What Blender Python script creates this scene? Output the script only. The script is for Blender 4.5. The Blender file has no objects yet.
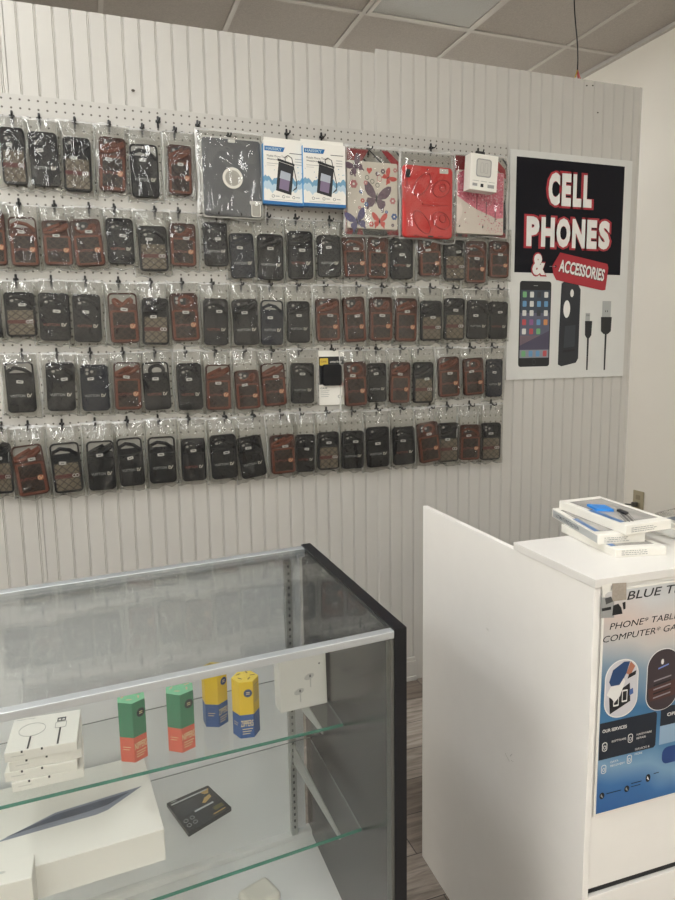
import bpy, math, random
from mathutils import Matrix, Vector, noise
import numpy as np
random.seed(7)
scene = bpy.context.scene
COL = scene.collection

# ------------------------------------------------------------------ camera
F, CH, DW = 679.1, 1.357, 2.397          # focal length in pixels, camera height, distance of the panelled wall
FW = Vector((0.33794638, 0.92998231, -0.1446553))
RT = Vector((0.93898584, -0.34361148, -0.01538645))
UP = Vector((0.06401435, 0.13062948, 0.98936247))
cd = bpy.data.cameras.new('camera'); cam = bpy.data.objects.new('camera', cd); COL.objects.link(cam)
cd.sensor_fit = 'VERTICAL'; cd.sensor_height = 24.0; cd.lens = F / 900 * 24.0
cd.clip_start = 0.02
cam.matrix_world = Matrix(((RT.x, UP.x, -FW.x, 0), (RT.y, UP.y, -FW.y, 0), (RT.z, UP.z, -FW.z, CH), (0, 0, 0, 1)))
scene.camera = cam

# ------------------------------------------------------------------ world, exposure
world = bpy.data.worlds.new('world'); scene.world = world; world.use_nodes = True
world.node_tree.nodes['Background'].inputs[0].default_value = (0.9, 0.95, 1.0, 1)
world.node_tree.nodes['Background'].inputs[1].default_value = 0.2
scene.view_settings.view_transform = 'Standard'
scene.view_settings.look = 'None'
scene.view_settings.gamma = 1.0
scene.view_settings.use_curve_mapping = False
scene.view_settings.exposure = 0.0
scene.cycles.transparent_max_bounces = 32
scene.cycles.max_bounces = 8

LAMP_STRENGTH = 19.0
LAMPS = [(-0.745, 1.53), (0.475, 0.31), (-0.745, -0.91), (-1.965, 0.31), (0.475, -2.13), (2.305, -2.13), (-1.965, -2.13), (2.305, 5.19), (1.695, 5.19), (-2.575, 0.31), (1.085, 5.19)]  # far-left and beyond-partition lamps are unseen, added to brighten counter side and right wall

# ------------------------------------------------------------------ helpers
def ray(px, py):
    return FW + RT * ((px - 337.5) / F) - UP * ((py - 450) / F)
def on_y(px, py, y):
    d = ray(px, py); t = y / d.y
    return Vector((d.x * t, y, CH + d.z * t))
def on_z(px, py, z):
    d = ray(px, py); t = (z - CH) / d.z
    return Vector((d.x * t, d.y * t, z))

def lin(c):
    return tuple((v / 12.92 if v <= .04045 else ((v + .055) / 1.055) ** 2.4) for v in [x / 255 for x in c]) + (1,)

MATS = {}
def mat(name, rgb, rough=.5, metal=0, spec=.5, var=0.0, scale=20, bump=0.0, bscale=200, coat=0):
    if name in MATS: return MATS[name]
    m = bpy.data.materials.new(name); m.use_nodes = True; MATS[name] = m
    nt = m.node_tree; b = nt.nodes['Principled BSDF']
    b.inputs['Base Color'].default_value = lin(rgb); b.inputs['Roughness'].default_value = rough
    b.inputs['Metallic'].default_value = metal; b.inputs['Specular IOR Level'].default_value = spec
    b.inputs['Coat Weight'].default_value = coat
    tc = nt.nodes.new('ShaderNodeTexCoord')
    n = nt.nodes.new('ShaderNodeTexNoise'); n.inputs['Scale'].default_value = scale; n.inputs['Detail'].default_value = 4
    nt.links.new(tc.outputs['Object'], n.inputs['Vector'])
    r = nt.nodes.new('ShaderNodeMix'); r.data_type = 'RGBA'
    v = max(var, .01)
    r.inputs[6].default_value = lin([c * (1 - v) for c in rgb]); r.inputs[7].default_value = lin([min(255, c * (1 + v)) for c in rgb])
    nt.links.new(n.outputs['Fac'], r.inputs[0]); nt.links.new(r.outputs[2], b.inputs['Base Color'])
    if bump:
        n2 = nt.nodes.new('ShaderNodeTexNoise'); n2.inputs['Scale'].default_value = bscale
        nt.links.new(tc.outputs['Object'], n2.inputs['Vector'])
        bp = nt.nodes.new('ShaderNodeBump'); bp.inputs['Strength'].default_value = bump; bp.inputs['Distance'].default_value = .002
        nt.links.new(n2.outputs['Fac'], bp.inputs['Height']); nt.links.new(bp.outputs[0], b.inputs['Normal'])
    return m

def clear(name, tint=(1, 1, 1), rough=.05, ior=1.5, haze=.04, hazecol=(.9, .9, .9), bump=0.0, bscale=30, boost=1.0):
    """clear sheet: see-through with a Fresnel gloss and a little milky haze"""
    m = bpy.data.materials.new(name); m.use_nodes = True; MATS[name] = m
    nt = m.node_tree; nt.nodes.clear(); N = nt.nodes.new; L = nt.links.new
    out = N('ShaderNodeOutputMaterial'); tr = N('ShaderNodeBsdfTransparent'); tr.inputs[0].default_value = (*tint, 1)
    df = N('ShaderNodeBsdfDiffuse'); df.inputs[0].default_value = (*hazecol, 1)
    gl = N('ShaderNodeBsdfGlossy'); gl.inputs['Roughness'].default_value = rough
    m1 = N('ShaderNodeMixShader'); m1.inputs[0].default_value = haze
    m2 = N('ShaderNodeMixShader'); fr = N('ShaderNodeLayerWeight'); fr.inputs[0].default_value = .5
    pw = N('ShaderNodeMath'); pw.operation = 'POWER'; pw.inputs[1].default_value = 5; L(fr.outputs['Facing'], pw.inputs[0])
    f0 = ((ior - 1) / (ior + 1)) ** 2 * boost
    mu = N('ShaderNodeMath'); mu.operation = 'MULTIPLY_ADD'; mu.inputs[1].default_value = (1 - f0); mu.inputs[2].default_value = f0; mu.use_clamp = True
    L(pw.outputs[0], mu.inputs[0])
    L(tr.outputs[0], m1.inputs[1]); L(df.outputs[0], m1.inputs[2]); L(m1.outputs[0], m2.inputs[1]); L(gl.outputs[0], m2.inputs[2])
    L(mu.outputs[0], m2.inputs[0]); L(m2.outputs[0], out.inputs[0])
    if bump:
        tc = N('ShaderNodeTexCoord'); n = N('ShaderNodeTexNoise'); n.inputs['Scale'].default_value = bscale; n.inputs['Detail'].default_value = 3
        mp = N('ShaderNodeMapping'); L(tc.outputs['Object'], mp.inputs[0]); L(mp.outputs[0], n.inputs['Vector'])
        mp.inputs['Scale'].default_value = (1.6, 1, .7)
        bp = N('ShaderNodeBump'); bp.inputs['Strength'].default_value = bump; bp.inputs['Distance'].default_value = .01
        L(n.outputs['Fac'], bp.inputs['Height']); L(bp.outputs[0], gl.inputs['Normal']); L(bp.outputs[0], fr.inputs['Normal'])
    return m

_tc = {}
def text_geo(s, bold=0.0, shear=0.0):
    k = (s, bold, shear)
    if k in _tc: return _tc[k]
    cu = bpy.data.curves.new('t', 'FONT'); cu.body = s; cu.size = 1; cu.offset = bold; cu.shear = shear; cu.resolution_u = 3
    ob = bpy.data.objects.new('t', cu); COL.objects.link(ob)
    dg = bpy.context.evaluated_depsgraph_get(); dg.update()
    me = bpy.data.meshes.new_from_object(ob.evaluated_get(dg))
    vs = [(v.co.x, v.co.y) for v in me.vertices]; fs = [tuple(p.vertices) for p in me.polygons]
    bpy.data.objects.remove(ob); bpy.data.curves.remove(cu); bpy.data.meshes.remove(me)
    x0 = min(v[0] for v in vs); x1 = max(v[0] for v in vs); y0 = min(v[1] for v in vs); y1 = max(v[1] for v in vs)
    vs = [((x - x0) / (x1 - x0), (y - y0) / (y1 - y0)) for x, y in vs]
    _tc[k] = (vs, fs); return _tc[k]

class MB:
    """collects shapes into ONE mesh; flat art is drawn in the x-z plane, looking along +y"""
    def __init__(s, M=None): s.v = []; s.f = []; s.m = []; s.mats = []; s.M = M or Matrix()
    def add(s, vs, fs, m):
        if m not in s.mats: s.mats.append(m)
        i = s.mats.index(m); b = len(s.v)
        s.v += [s.M @ Vector(v) for v in vs]; s.f += [tuple(b + k for k in f) for f in fs]; s.m += [i] * len(fs)
        return s
    def box(s, x0, x1, y0, y1, z0, z1, m):
        vs = [(x, y, z) for x in (x0, x1) for y in (y0, y1) for z in (z0, z1)]
        return s.add(vs, [(0, 1, 3, 2), (4, 6, 7, 5), (0, 4, 5, 1), (2, 3, 7, 6), (0, 2, 6, 4), (1, 5, 7, 3)], m)
    def hexa(s, b, t, m):
        """b, t: four bottom and four top corners, same order"""
        return s.add(list(b) + list(t), [(3, 2, 1, 0), (4, 5, 6, 7), (0, 1, 5, 4), (1, 2, 6, 5), (2, 3, 7, 6), (3, 0, 4, 7)], m)
    def prism(s, pts, y0, y1, m):
        n = len(pts); vs = [(x, y0, z) for x, z in pts] + [(x, y1, z) for x, z in pts]
        return s.add(vs, [tuple(range(n)), tuple(range(2 * n - 1, n - 1, -1))] + [(i, n + i, n + (i + 1) % n, (i + 1) % n) for i in range(n)], m)
    def flat(s, pts, y, m):
        return s.add([(x, y, z) for x, z in pts], [tuple(range(len(pts)))], m)
    def ring(s, outer, inner, y0, y1, m):
        n = len(outer); vs = [(x, y, z) for y in (y0, y1) for L in (outer, inner) for x, z in L]; fs = []
        for i in range(n):
            j = (i + 1) % n
            fs += [(i, j, n + j, n + i), (2 * n + i, 3 * n + i, 3 * n + j, 2 * n + j), (i, 2 * n + i, 2 * n + j, j), (n + i, n + j, 3 * n + j, 3 * n + i)]
        return s.add(vs, fs, m)
    def text(s, t, x, z, w, h, m, y, bold=0.0, shear=0.0, rot=0):
        vs, fs = text_geo(t, bold, shear); c, q = math.cos(rot), math.sin(rot)
        return s.add([(x + c * a * w - q * b * h, y, z + q * a * w + c * b * h) for a, b in vs], fs, m)
    def tube(s, path, r, m, n=8, flat=1.0, side=Vector((0, 1, 0))):
        P = [Vector(p) for p in path]; vs = []; fs = []
        for i, p in enumerate(P):
            t = (P[min(i + 1, len(P) - 1)] - P[max(i - 1, 0)]).normalized()
            a = t.cross(side)
            if a.length < 1e-3: a = t.cross(Vector((1, 0, 0)))
            a.normalize(); b = a.cross(t).normalized()
            rr = r[i] if isinstance(r, (list, tuple)) else r
            for k in range(n):
                an = 2 * math.pi * k / n
                vs.append(p + a * math.cos(an) * rr * flat + b * math.sin(an) * rr)
        for i in range(len(P) - 1):
            for k in range(n):
                fs.append((i * n + k, i * n + (k + 1) % n, (i + 1) * n + (k + 1) % n, (i + 1) * n + k))
        fs += [tuple(range(n - 1, -1, -1)), tuple((len(P) - 1) * n + k for k in range(n))]
        return s.add(vs, fs, m)
    def build(s, name, parent=None, bevel=0, smooth=False, loc=None, rot=None, seg=2):
        me = bpy.data.meshes.new(name); me.from_pydata([tuple(v) for v in s.v], [], s.f); me.validate()
        for m in s.mats: me.materials.append(m)
        if len(me.polygons) == len(s.m):
            me.polygons.foreach_set('material_index', s.m)
        if smooth: me.polygons.foreach_set('use_smooth', [True] * len(me.polygons))
        import bmesh
        bm = bmesh.new(); bm.from_mesh(me); bmesh.ops.recalc_face_normals(bm, faces=bm.faces); bm.to_mesh(me); bm.free()
        o = bpy.data.objects.new(name, me); COL.objects.link(o)
        if parent: o.parent = parent
        if loc: o.location = loc
        if rot: o.rotation_euler = rot
        if bevel:
            md = o.modifiers.new('bevel', 'BEVEL'); md.width = bevel; md.segments = seg; md.limit_method = 'ANGLE'
        return o

def rrect(x0, x1, z0, z1, r, n=5):
    P = []
    for cx, cz, a0 in ((x1 - r, z1 - r, 0), (x0 + r, z1 - r, 90), (x0 + r, z0 + r, 180), (x1 - r, z0 + r, 270)):
        for k in range(n + 1):
            a = math.radians(a0 + 90 * k / n); P.append((cx + r * math.cos(a), cz + r * math.sin(a)))
    return P
def oval(cx, cz, rx, rz, n=24, rot=0):
    c, q = math.cos(rot), math.sin(rot)
    return [(cx + c * rx * math.cos(2 * math.pi * k / n) - q * rz * math.sin(2 * math.pi * k / n), cz + q * rx * math.cos(2 * math.pi * k / n) + c * rz * math.sin(2 * math.pi * k / n)) for k in range(n)]

def tag(o, label, cat, group=None):
    o['label'] = label; o['category'] = cat
    if group: o['group'] = group
    return o
def thing(name, label, cat, loc=(0, 0, 0), rot=(0, 0, 0), group=None):
    o = bpy.data.objects.new(name, None); COL.objects.link(o); o.empty_display_size = .05
    o.location = loc; o.rotation_euler = rot
    return tag(o, label, cat, group)
def struct(o): o['kind'] = 'structure'; return o

# ------------------------------------------------------------------ materials
wallpaint = mat('panel_paint', (190, 187, 181), .5, var=.02, scale=3, bump=.08, bscale=300)
warmwall = mat('warm_wall_paint', (243, 238, 228), .7, var=.02, scale=2)
white = mat('white_laminate', (236, 233, 228), .35, var=.01)
topwhite = mat('white_top_laminate', (222, 219, 214), .3, var=.01)
black = mat('black_edge', (17, 19, 24), .35)
blackgap = mat('black_reveal', (14, 15, 18), .5)
cardw = mat('white_card', (228, 225, 217), .45, var=.01)
cardgrey = mat('grey_card_print', (150, 150, 148), .5)
ink = mat('black_ink', (22, 23, 27), .5)
blk = mat('black_leather', (17, 17, 20), .55, spec=.3, var=.15, scale=60, bump=.4, bscale=500)
navy = mat('navy_leather', (17, 22, 34), .55, spec=.3, var=.15, scale=60, bump=.4, bscale=500)
brown = mat('brown_leather', (66, 38, 30), .55, spec=.3, var=.15, scale=50, bump=.4, bscale=500)
trimb = mat('tan_leather_trim', (96, 52, 36), .55, spec=.3, var=.12, scale=60)
plastic = mat('black_plastic', (18, 18, 20), .35)
greytext = mat('grey_foil', (140, 142, 140), .35, metal=.3)
redtext = mat('dull_red_foil', (112, 52, 42), .4)
stickw = mat('sticker_white', (208, 206, 200), .4)
metal = mat('brushed_metal', (190, 190, 186), .35, metal=.8, var=.04, scale=60)
alu = mat('aluminium_rail', (204, 209, 212), .38, metal=.7, var=.03, scale=40)
shellc = mat('clear_shell_grey', (150, 148, 142), .25)

def pattern(name, base, line, k, w, rough=.45):
    """diamond lattice on a pocket"""
    m = bpy.data.materials.new(name); m.use_nodes = True; nt = m.node_tree; N = nt.nodes.new; L = nt.links.new
    b = nt.nodes['Principled BSDF']; b.inputs['Roughness'].default_value = rough; b.inputs['Specular IOR Level'].default_value = .25
    tc = N('ShaderNodeTexCoord'); sp = N('ShaderNodeSeparateXYZ'); L(tc.outputs['Object'], sp.inputs[0])
    fr = []
    for op in ('ADD', 'SUBTRACT'):
        a = N('ShaderNodeMath'); a.operation = op; L(sp.outputs[0], a.inputs[0]); L(sp.outputs[2], a.inputs[1])
        c = N('ShaderNodeMath'); c.operation = 'MULTIPLY'; c.inputs[1].default_value = k; L(a.outputs[0], c.inputs[0])
        d = N('ShaderNodeMath'); d.operation = 'PINGPONG'; d.inputs[1].default_value = 1; L(c.outputs[0], d.inputs[0])
        e = N('ShaderNodeMath'); e.operation = 'LESS_THAN'; e.inputs[1].default_value = w; L(d.outputs[0], e.inputs[0]); fr.append(e)
    mx = N('ShaderNodeMath'); mx.operation = 'MAXIMUM'; L(fr[0].outputs[0], mx.inputs[0]); L(fr[1].outputs[0], mx.inputs[1])
    r = N('ShaderNodeMix'); r.data_type = 'RGBA'; r.inputs[6].default_value = lin(base); r.inputs[7].default_value = lin(line)
    L(mx.outputs[0], r.inputs[0]); L(r.outputs[2], b.inputs['Base Color'])
    return m
pk_black = pattern('black_monogram', (20, 20, 22), (40, 40, 39), 90, .12)
pk_navy = pattern('navy_monogram', (18, 22, 32), (36, 40, 50), 90, .12)
pk_brown = pattern('brown_monogram', (38, 29, 26), (66, 52, 42), 90, .12)
pk_beige = pattern('beige_monogram', (102, 93, 79), (60, 53, 45), 85, .16)
bagmat = clear('clear_polybag', tint=(.90, .90, .885), rough=.09, ior=1.5, haze=.004, hazecol=(.85, .84, .8), bump=.25, bscale=9, boost=1.15)  # grey tint puts the shade between bags into the film
bagtop = clear('crumpled_bag_head', tint=(.84, .84, .82), rough=.11, ior=1.5, haze=.10, hazecol=(.88, .87, .84), bump=.5, bscale=18, boost=1.8)  # haze paints in the white crumple highlights, grey tint the shade
seammat = clear('bag_seam', tint=(.85, .85, .83), rough=.15, ior=1.5, haze=.38, hazecol=(.9, .89, .86), bump=.5, bscale=40, boost=2.5)  # strong pale haze paints the bright glints along the bag edges
glass = clear('case_glass', tint=(.985, .992, .988), rough=.02, ior=1.5, haze=.012, hazecol=(.8, .82, .8))
dusty = clear('dusty_top_glass', tint=(.88, .89, .885), rough=.02, ior=1.5, haze=.02, hazecol=(.75, .76, .75), boost=2.4, bump=.012, bscale=9)
glassedge = mat('green_glass_edge', (70, 130, 112), .2)

# pegboard: holes on the one-inch grid
pegm = bpy.data.materials.new('pegboard'); pegm.use_nodes = True
def _peg():
    nt = pegm.node_tree; N = nt.nodes.new; L = nt.links.new; b = nt.nodes['Principled BSDF']; b.inputs['Roughness'].default_value = .45
    tc = N('ShaderNodeTexCoord'); sp = N('ShaderNodeSeparateXYZ'); L(tc.outputs['Object'], sp.inputs[0])
    sq = []
    for i in (0, 2):
        a = N('ShaderNodeMath'); a.operation = 'DIVIDE'; a.inputs[1].default_value = .0254; L(sp.outputs[i], a.inputs[0])
        f = N('ShaderNodeMath'); f.operation = 'PINGPONG'; f.inputs[1].default_value = .5; L(a.outputs[0], f.inputs[0])
        p = N('ShaderNodeMath'); p.operation = 'POWER'; p.inputs[1].default_value = 2; L(f.outputs[0], p.inputs[0]); sq.append(p)
    s = N('ShaderNodeMath'); s.operation = 'ADD'; L(sq[0].outputs[0], s.inputs[0]); L(sq[1].outputs[0], s.inputs[1])
    lt = N('ShaderNodeMath'); lt.operation = 'LESS_THAN'; lt.inputs[1].default_value = .125 ** 2; L(s.outputs[0], lt.inputs[0])
    r = N('ShaderNodeMix'); r.data_type = 'RGBA'; r.inputs[6].default_value = lin((182, 179, 173)); r.inputs[7].default_value = lin((88, 82, 76))
    L(lt.outputs[0], r.inputs[0]); L(r.outputs[2], b.inputs['Base Color'])
_peg()

# ceiling tile with pinholes
tilem = mat('ceiling_tile', (178, 172, 166), .9, var=.10, scale=140, bump=.5, bscale=160)
tbar = mat('ceiling_grid', (194, 190, 184), .5)
# floor planks
floorm = bpy.data.materials.new('grey_wood_planks'); floorm.use_nodes = True
def _floor():
    nt = floorm.node_tree; N = nt.nodes.new; L = nt.links.new; b = nt.nodes['Principled BSDF']; b.inputs['Roughness'].default_value = .45
    tc = N('ShaderNodeTexCoord'); br = N('ShaderNodeTexBrick'); L(tc.outputs['Object'], br.inputs['Vector'])
    br.inputs['Scale'].default_value = 1; br.inputs['Brick Width'].default_value = 1.2; br.inputs['Row Height'].default_value = .15
    br.inputs['Mortar Size'].default_value = .0015; br.inputs['Bias'].default_value = 0; br.offset = .37
    br.inputs['Color1'].default_value = lin((120, 108, 98)); br.inputs['Color2'].default_value = lin((176, 166, 156)); br.inputs['Mortar'].default_value = lin((50, 44, 40))
    mp = N('ShaderNodeMapping'); mp.inputs['Scale'].default_value = (3, 38, 1); L(tc.outputs['Object'], mp.inputs[0])
    n = N('ShaderNodeTexNoise'); n.inputs['Scale'].default_value = 1.3; n.inputs['Detail'].default_value = 8; n.inputs['Roughness'].default_value = .7; n.inputs['Distortion'].default_value = .6
    L(mp.outputs[0], n.inputs['Vector'])
    cr = N('ShaderNodeValToRGB'); cr.color_ramp.elements[0].position = .35; cr.color_ramp.elements[0].color = (.3, .27, .25, 1); cr.color_ramp.elements[1].position = .6; cr.color_ramp.elements[1].color = (1, 1, 1, 1)
    L(n.outputs['Fac'], cr.inputs[0])
    mx = N('ShaderNodeMix'); mx.data_type = 'RGBA'; mx.blend_type = 'MULTIPLY'; mx.inputs[0].default_value = .85
    L(br.outputs['Color'], mx.inputs[6]); L(cr.outputs[0], mx.inputs[7]); L(mx.outputs[2], b.inputs['Base Color'])
_floor()

# ------------------------------------------------------------------ room shell
XL, XR, YB, YF, ZC = -3.2, 2.98, -3.2, 6.4, 3.01
def shell(name, a, m):
    o = struct(MB().box(*a, m).build(name)); return o
shell('floor', (XL, XR, YB, YF, -.05, 0), floorm)
shell('ceiling', (XL, XR, YB, YF, ZC, ZC + .05), tilem)
shell('wall_right', (XR, XR + .1, YB, YF, 0, ZC), warmwall)
shell('wall_left', (XL - .1, XL, YB, YF, 0, ZC), warmwall)
shell('wall_front', (XL, XR, YB - .1, YB, 0, ZC), warmwall)
shell('wall_far', (XL, XR, YF, YF + .1, 0, ZC), warmwall)
g = MB()
x = 2.0 - .61 * 8
while x < XR:
    if x > XL: g.box(x - .012, x + .012, YB, YF, ZC - .006, ZC, tbar)
    x += .61
for k in range(-5, 3):
    y = 3.36 + k * 1.22
    g.box(XL, XR, y - .012, y + .012, ZC - .0065, ZC, tbar)
g.box(XR - .025, XR, YB, YF, ZC - .02, ZC, tbar)
struct(g.build('trim_ceiling_grid'))

# beadboard partition: real grooves every two inches, three sheets
PX = 2.2455
def beadboard():
    mb = MB(); s = .0508; x = XL; pts = []
    seam = (-.17, 1.037)
    k0 = int((XL - 1.087) / s) - 1; xs = [1.087 - .0008 + s * k for k in range(k0, 60)]
    prof = [(XL, 0)]
    for gx in xs:
        if gx < XL + .02 or gx > PX - .01: continue
        wide = .0045
        prof += [(gx - wide, 0), (gx - .003, .0026), (gx - .0015, .0026), (gx, .0002), (gx + .0015, .0026), (gx + .003, .0026), (gx + wide, 0)]
    prof.append((PX, 0))
    def top(x): return 2.407 if x < 1.036 else 2.421
    def off(x): return 0 if x < 1.0365 else -.004
    vs = []; fs = []
    # insert seam points
    P = []
    for a, b in zip(prof[:-1], prof[1:]):
        P.append(a)
        if a[0] < 1.0365 < b[0]:
            P += [(1.0364, a[1]), (1.0366, b[1])]
        if a[0] < -.17 < b[0]:
            P += [(-.1712, 0), (-.1710, .0055), (-.1690, .0055), (-.1688, 0)]
    P.append(prof[-1])
    for (x, d) in P:
        vs += [(x, DW + d + off(x), 0), (x, DW + d + off(x), top(x))]
    for i in range(len(P) - 1): fs.append((2 * i, 2 * i + 2, 2 * i + 3, 2 * i + 1))
    mb.add(vs, fs, wallpaint)
    mb.box(XL, PX, DW + .006, DW + .10, 0, 2.405, wallpaint)
    mb.box(PX - .012, PX + .0003, DW - .0055, DW + .10, 0, 2.4215, wallpaint)
    return struct(mb.build('wall_back'))
beadboard()
b = MB(); b.box(XL, 1.199, DW - .012, DW, 0, .085, wallpaint); b.box(XL, 1.199, DW - .016, DW, 0, .02, wallpaint); b.box(XL, 1.197, DW - .009, DW, .085, .10, wallpaint)
struct(b.build('baseboard_back', bevel=.002))
b = MB(); b.box(XR - .012, XR, YB, YF, 0, .10, wallpaint); struct(b.build('baseboard_right', bevel=.002))
# nail holes and scuffs in the sheets
dirt = mat('dark_scuff', (70, 62, 56), .8)
s_ = MB()
for px, py, r in ((133, 91, .006), (586, 86, .004), (592, 86, .004), (597, 113, .004)):
    q = on_y(px, py, DW); s_.prism(oval(q.x, q.z, r, r * .7, 8), q.y - .0052, q.y - .0042, dirt)
struct(s_.build('trim_nail_holes'))

# ceiling lamps (troffers)
lampm = bpy.data.materials.new('lamp_diffuser'); lampm.use_nodes = True
_b = lampm.node_tree.nodes['Principled BSDF']; _b.inputs['Emission Color'].default_value = (.985, 1, .99, 1); _b.inputs['Emission Strength'].default_value = LAMP_STRENGTH
def troffer(x, y, on, label, w=.585, d=1.19):
    if on: w = .30
    t = thing('ceiling_light', label, 'ceiling light', (x, y, ZC - .006), group=None)
    fm = MB(); o_ = [(-w / 2, -d / 2), (w / 2, -d / 2), (w / 2, d / 2), (-w / 2, d / 2)]; k = .02
    for (a, b_, c, e) in ((-w / 2, w / 2, -d / 2, -d / 2 + k), (-w / 2, w / 2, d / 2 - k, d / 2), (-w / 2, -w / 2 + k, -d / 2 + k, d / 2 - k), (w / 2 - k, w / 2, -d / 2 + k, d / 2 - k)):
        fm.box(a, b_, c, e, -.006, .004, tbar)
    fm.build('light_frame', t)
    m = lampm if on else mat('unlit_diffuser', (142, 142, 137), .35, var=.03, scale=90, bump=.5, bscale=400)
    MB().box(-w / 2 + k, w / 2 - k, -d / 2 + k, d / 2 - k, -.07 if on else -.003, .003, m).build('diffuser', t)
names = ['near the panelled wall, upper left', 'over the display case', 'behind the viewer, nearest one', 'added far left over the floor to light the counter side', 'behind the viewer in the middle', 'behind the viewer to the right', 'behind the viewer to the left', 'added beyond the partition to brighten the right wall, nearest it', 'added beyond the partition to brighten the right wall, second from it', 'added beside the left wall to light the counter side', 'added beyond the partition to brighten the right wall, third from it']
for (x, y), n in zip(LAMPS, names):
    troffer(x, y, True, 'lit rectangular ceiling light panel ' + n)
troffer(1.695, 2.75, False, 'unlit grey ceiling light panel with a pale frame above the panelled wall')

# hanging wire
w = thing('hanging_wire', 'thin black cable dangling from the ceiling with bare coloured ends above the wall', 'cable', (0, 0, 0))
p1 = on_y(577, 70, 2.47); top = on_y(573.5, 0, 2.47)
pts = []
for i in range(13):
    t = i / 12; z = ZC + (p1.z - ZC) * t
    pts.append((top.x + (p1.x - top.x) * t + .006 * math.sin(t * 9) - .01 * (1 - t), 2.47, z))
w.location = (pts[0][0], 2.47, p1.z)
L0 = Vector(w.location)
MB().tube([Vector(p) - L0 for p in pts], .0028, plastic, 6).build('cable_sheath', w, smooth=True)
for dx, dz, nm, c in ((-.006, -.03, 'yellow_wire', (190, 160, 60)), (.004, -.045, 'red_wire', (170, 40, 50)), (.011, -.04, 'pink_wire', (200, 110, 110))):
    MB().tube([(pts[-1][0] - L0.x, 0, 0), (pts[-1][0] - L0.x + dx, 0, dz * .6), (pts[-1][0] - L0.x + dx * 1.8, 0, dz)], .0028, mat(nm, c, .4), 6).build(nm, w, smooth=True)

# ------------------------------------------------------------------ pegboard
YP = DW - .010                             # face of the pegboard
GX, GZ = -.192, 2.1265                     # one hole of the grid
pb = MB().box(-1.5 - GX, 1.588 - GX, 0, .006, .985 - GZ, 2.1405 - GZ, pegm).build('pegboard', loc=(GX, YP, GZ))
tag(pb, 'large white perforated pegboard fixed to the panelled wall behind the bags', 'pegboard')

# ------------------------------------------------------------------ peg hooks
ORD = ['first', 'second', 'third', 'fourth', 'fifth', 'sixth', 'seventh', 'eighth', 'ninth', 'tenth', 'eleventh', 'twelfth', 'thirteenth', 'fourteenth', 'fifteenth', 'sixteenth', 'seventeenth', 'eighteenth', 'nineteenth', 'twentieth']
h0 = None
def hook(x, z, label):
    global h0
    x = GX + round((x - GX) / .0254) * .0254; z = GZ + round((z - GZ) / .0254) * .0254
    if h0 is None:
        t = thing('peg_hook', label, 'peg hook', group='black peg hooks in the pegboard'); h0 = t
        m = MB(); m.prism(rrect(-.0035, .0035, -.022, .016, .003), -.004, 0, plastic); m.prism(rrect(-.008, .008, -.005, .003, .002), -.007, -.001, plastic)
        m.build('back_plate', t, bevel=.0008)
        MB().tube([(0, -.004, 0), (0, -.014, -.004), (.001, -.028, -.007), (.002, -.037, -.005), (.002, -.040, .001)], .0026, plastic, 8).build('prong', t, smooth=True)
    else:
        t = h0.copy(); COL.objects.link(t)
        for ch in list(h0.children):
            c = ch.copy(); COL.objects.link(c); c.parent = t
    t.location = (x, YP - .0005, z); t['label'] = label
    return x, z

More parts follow.
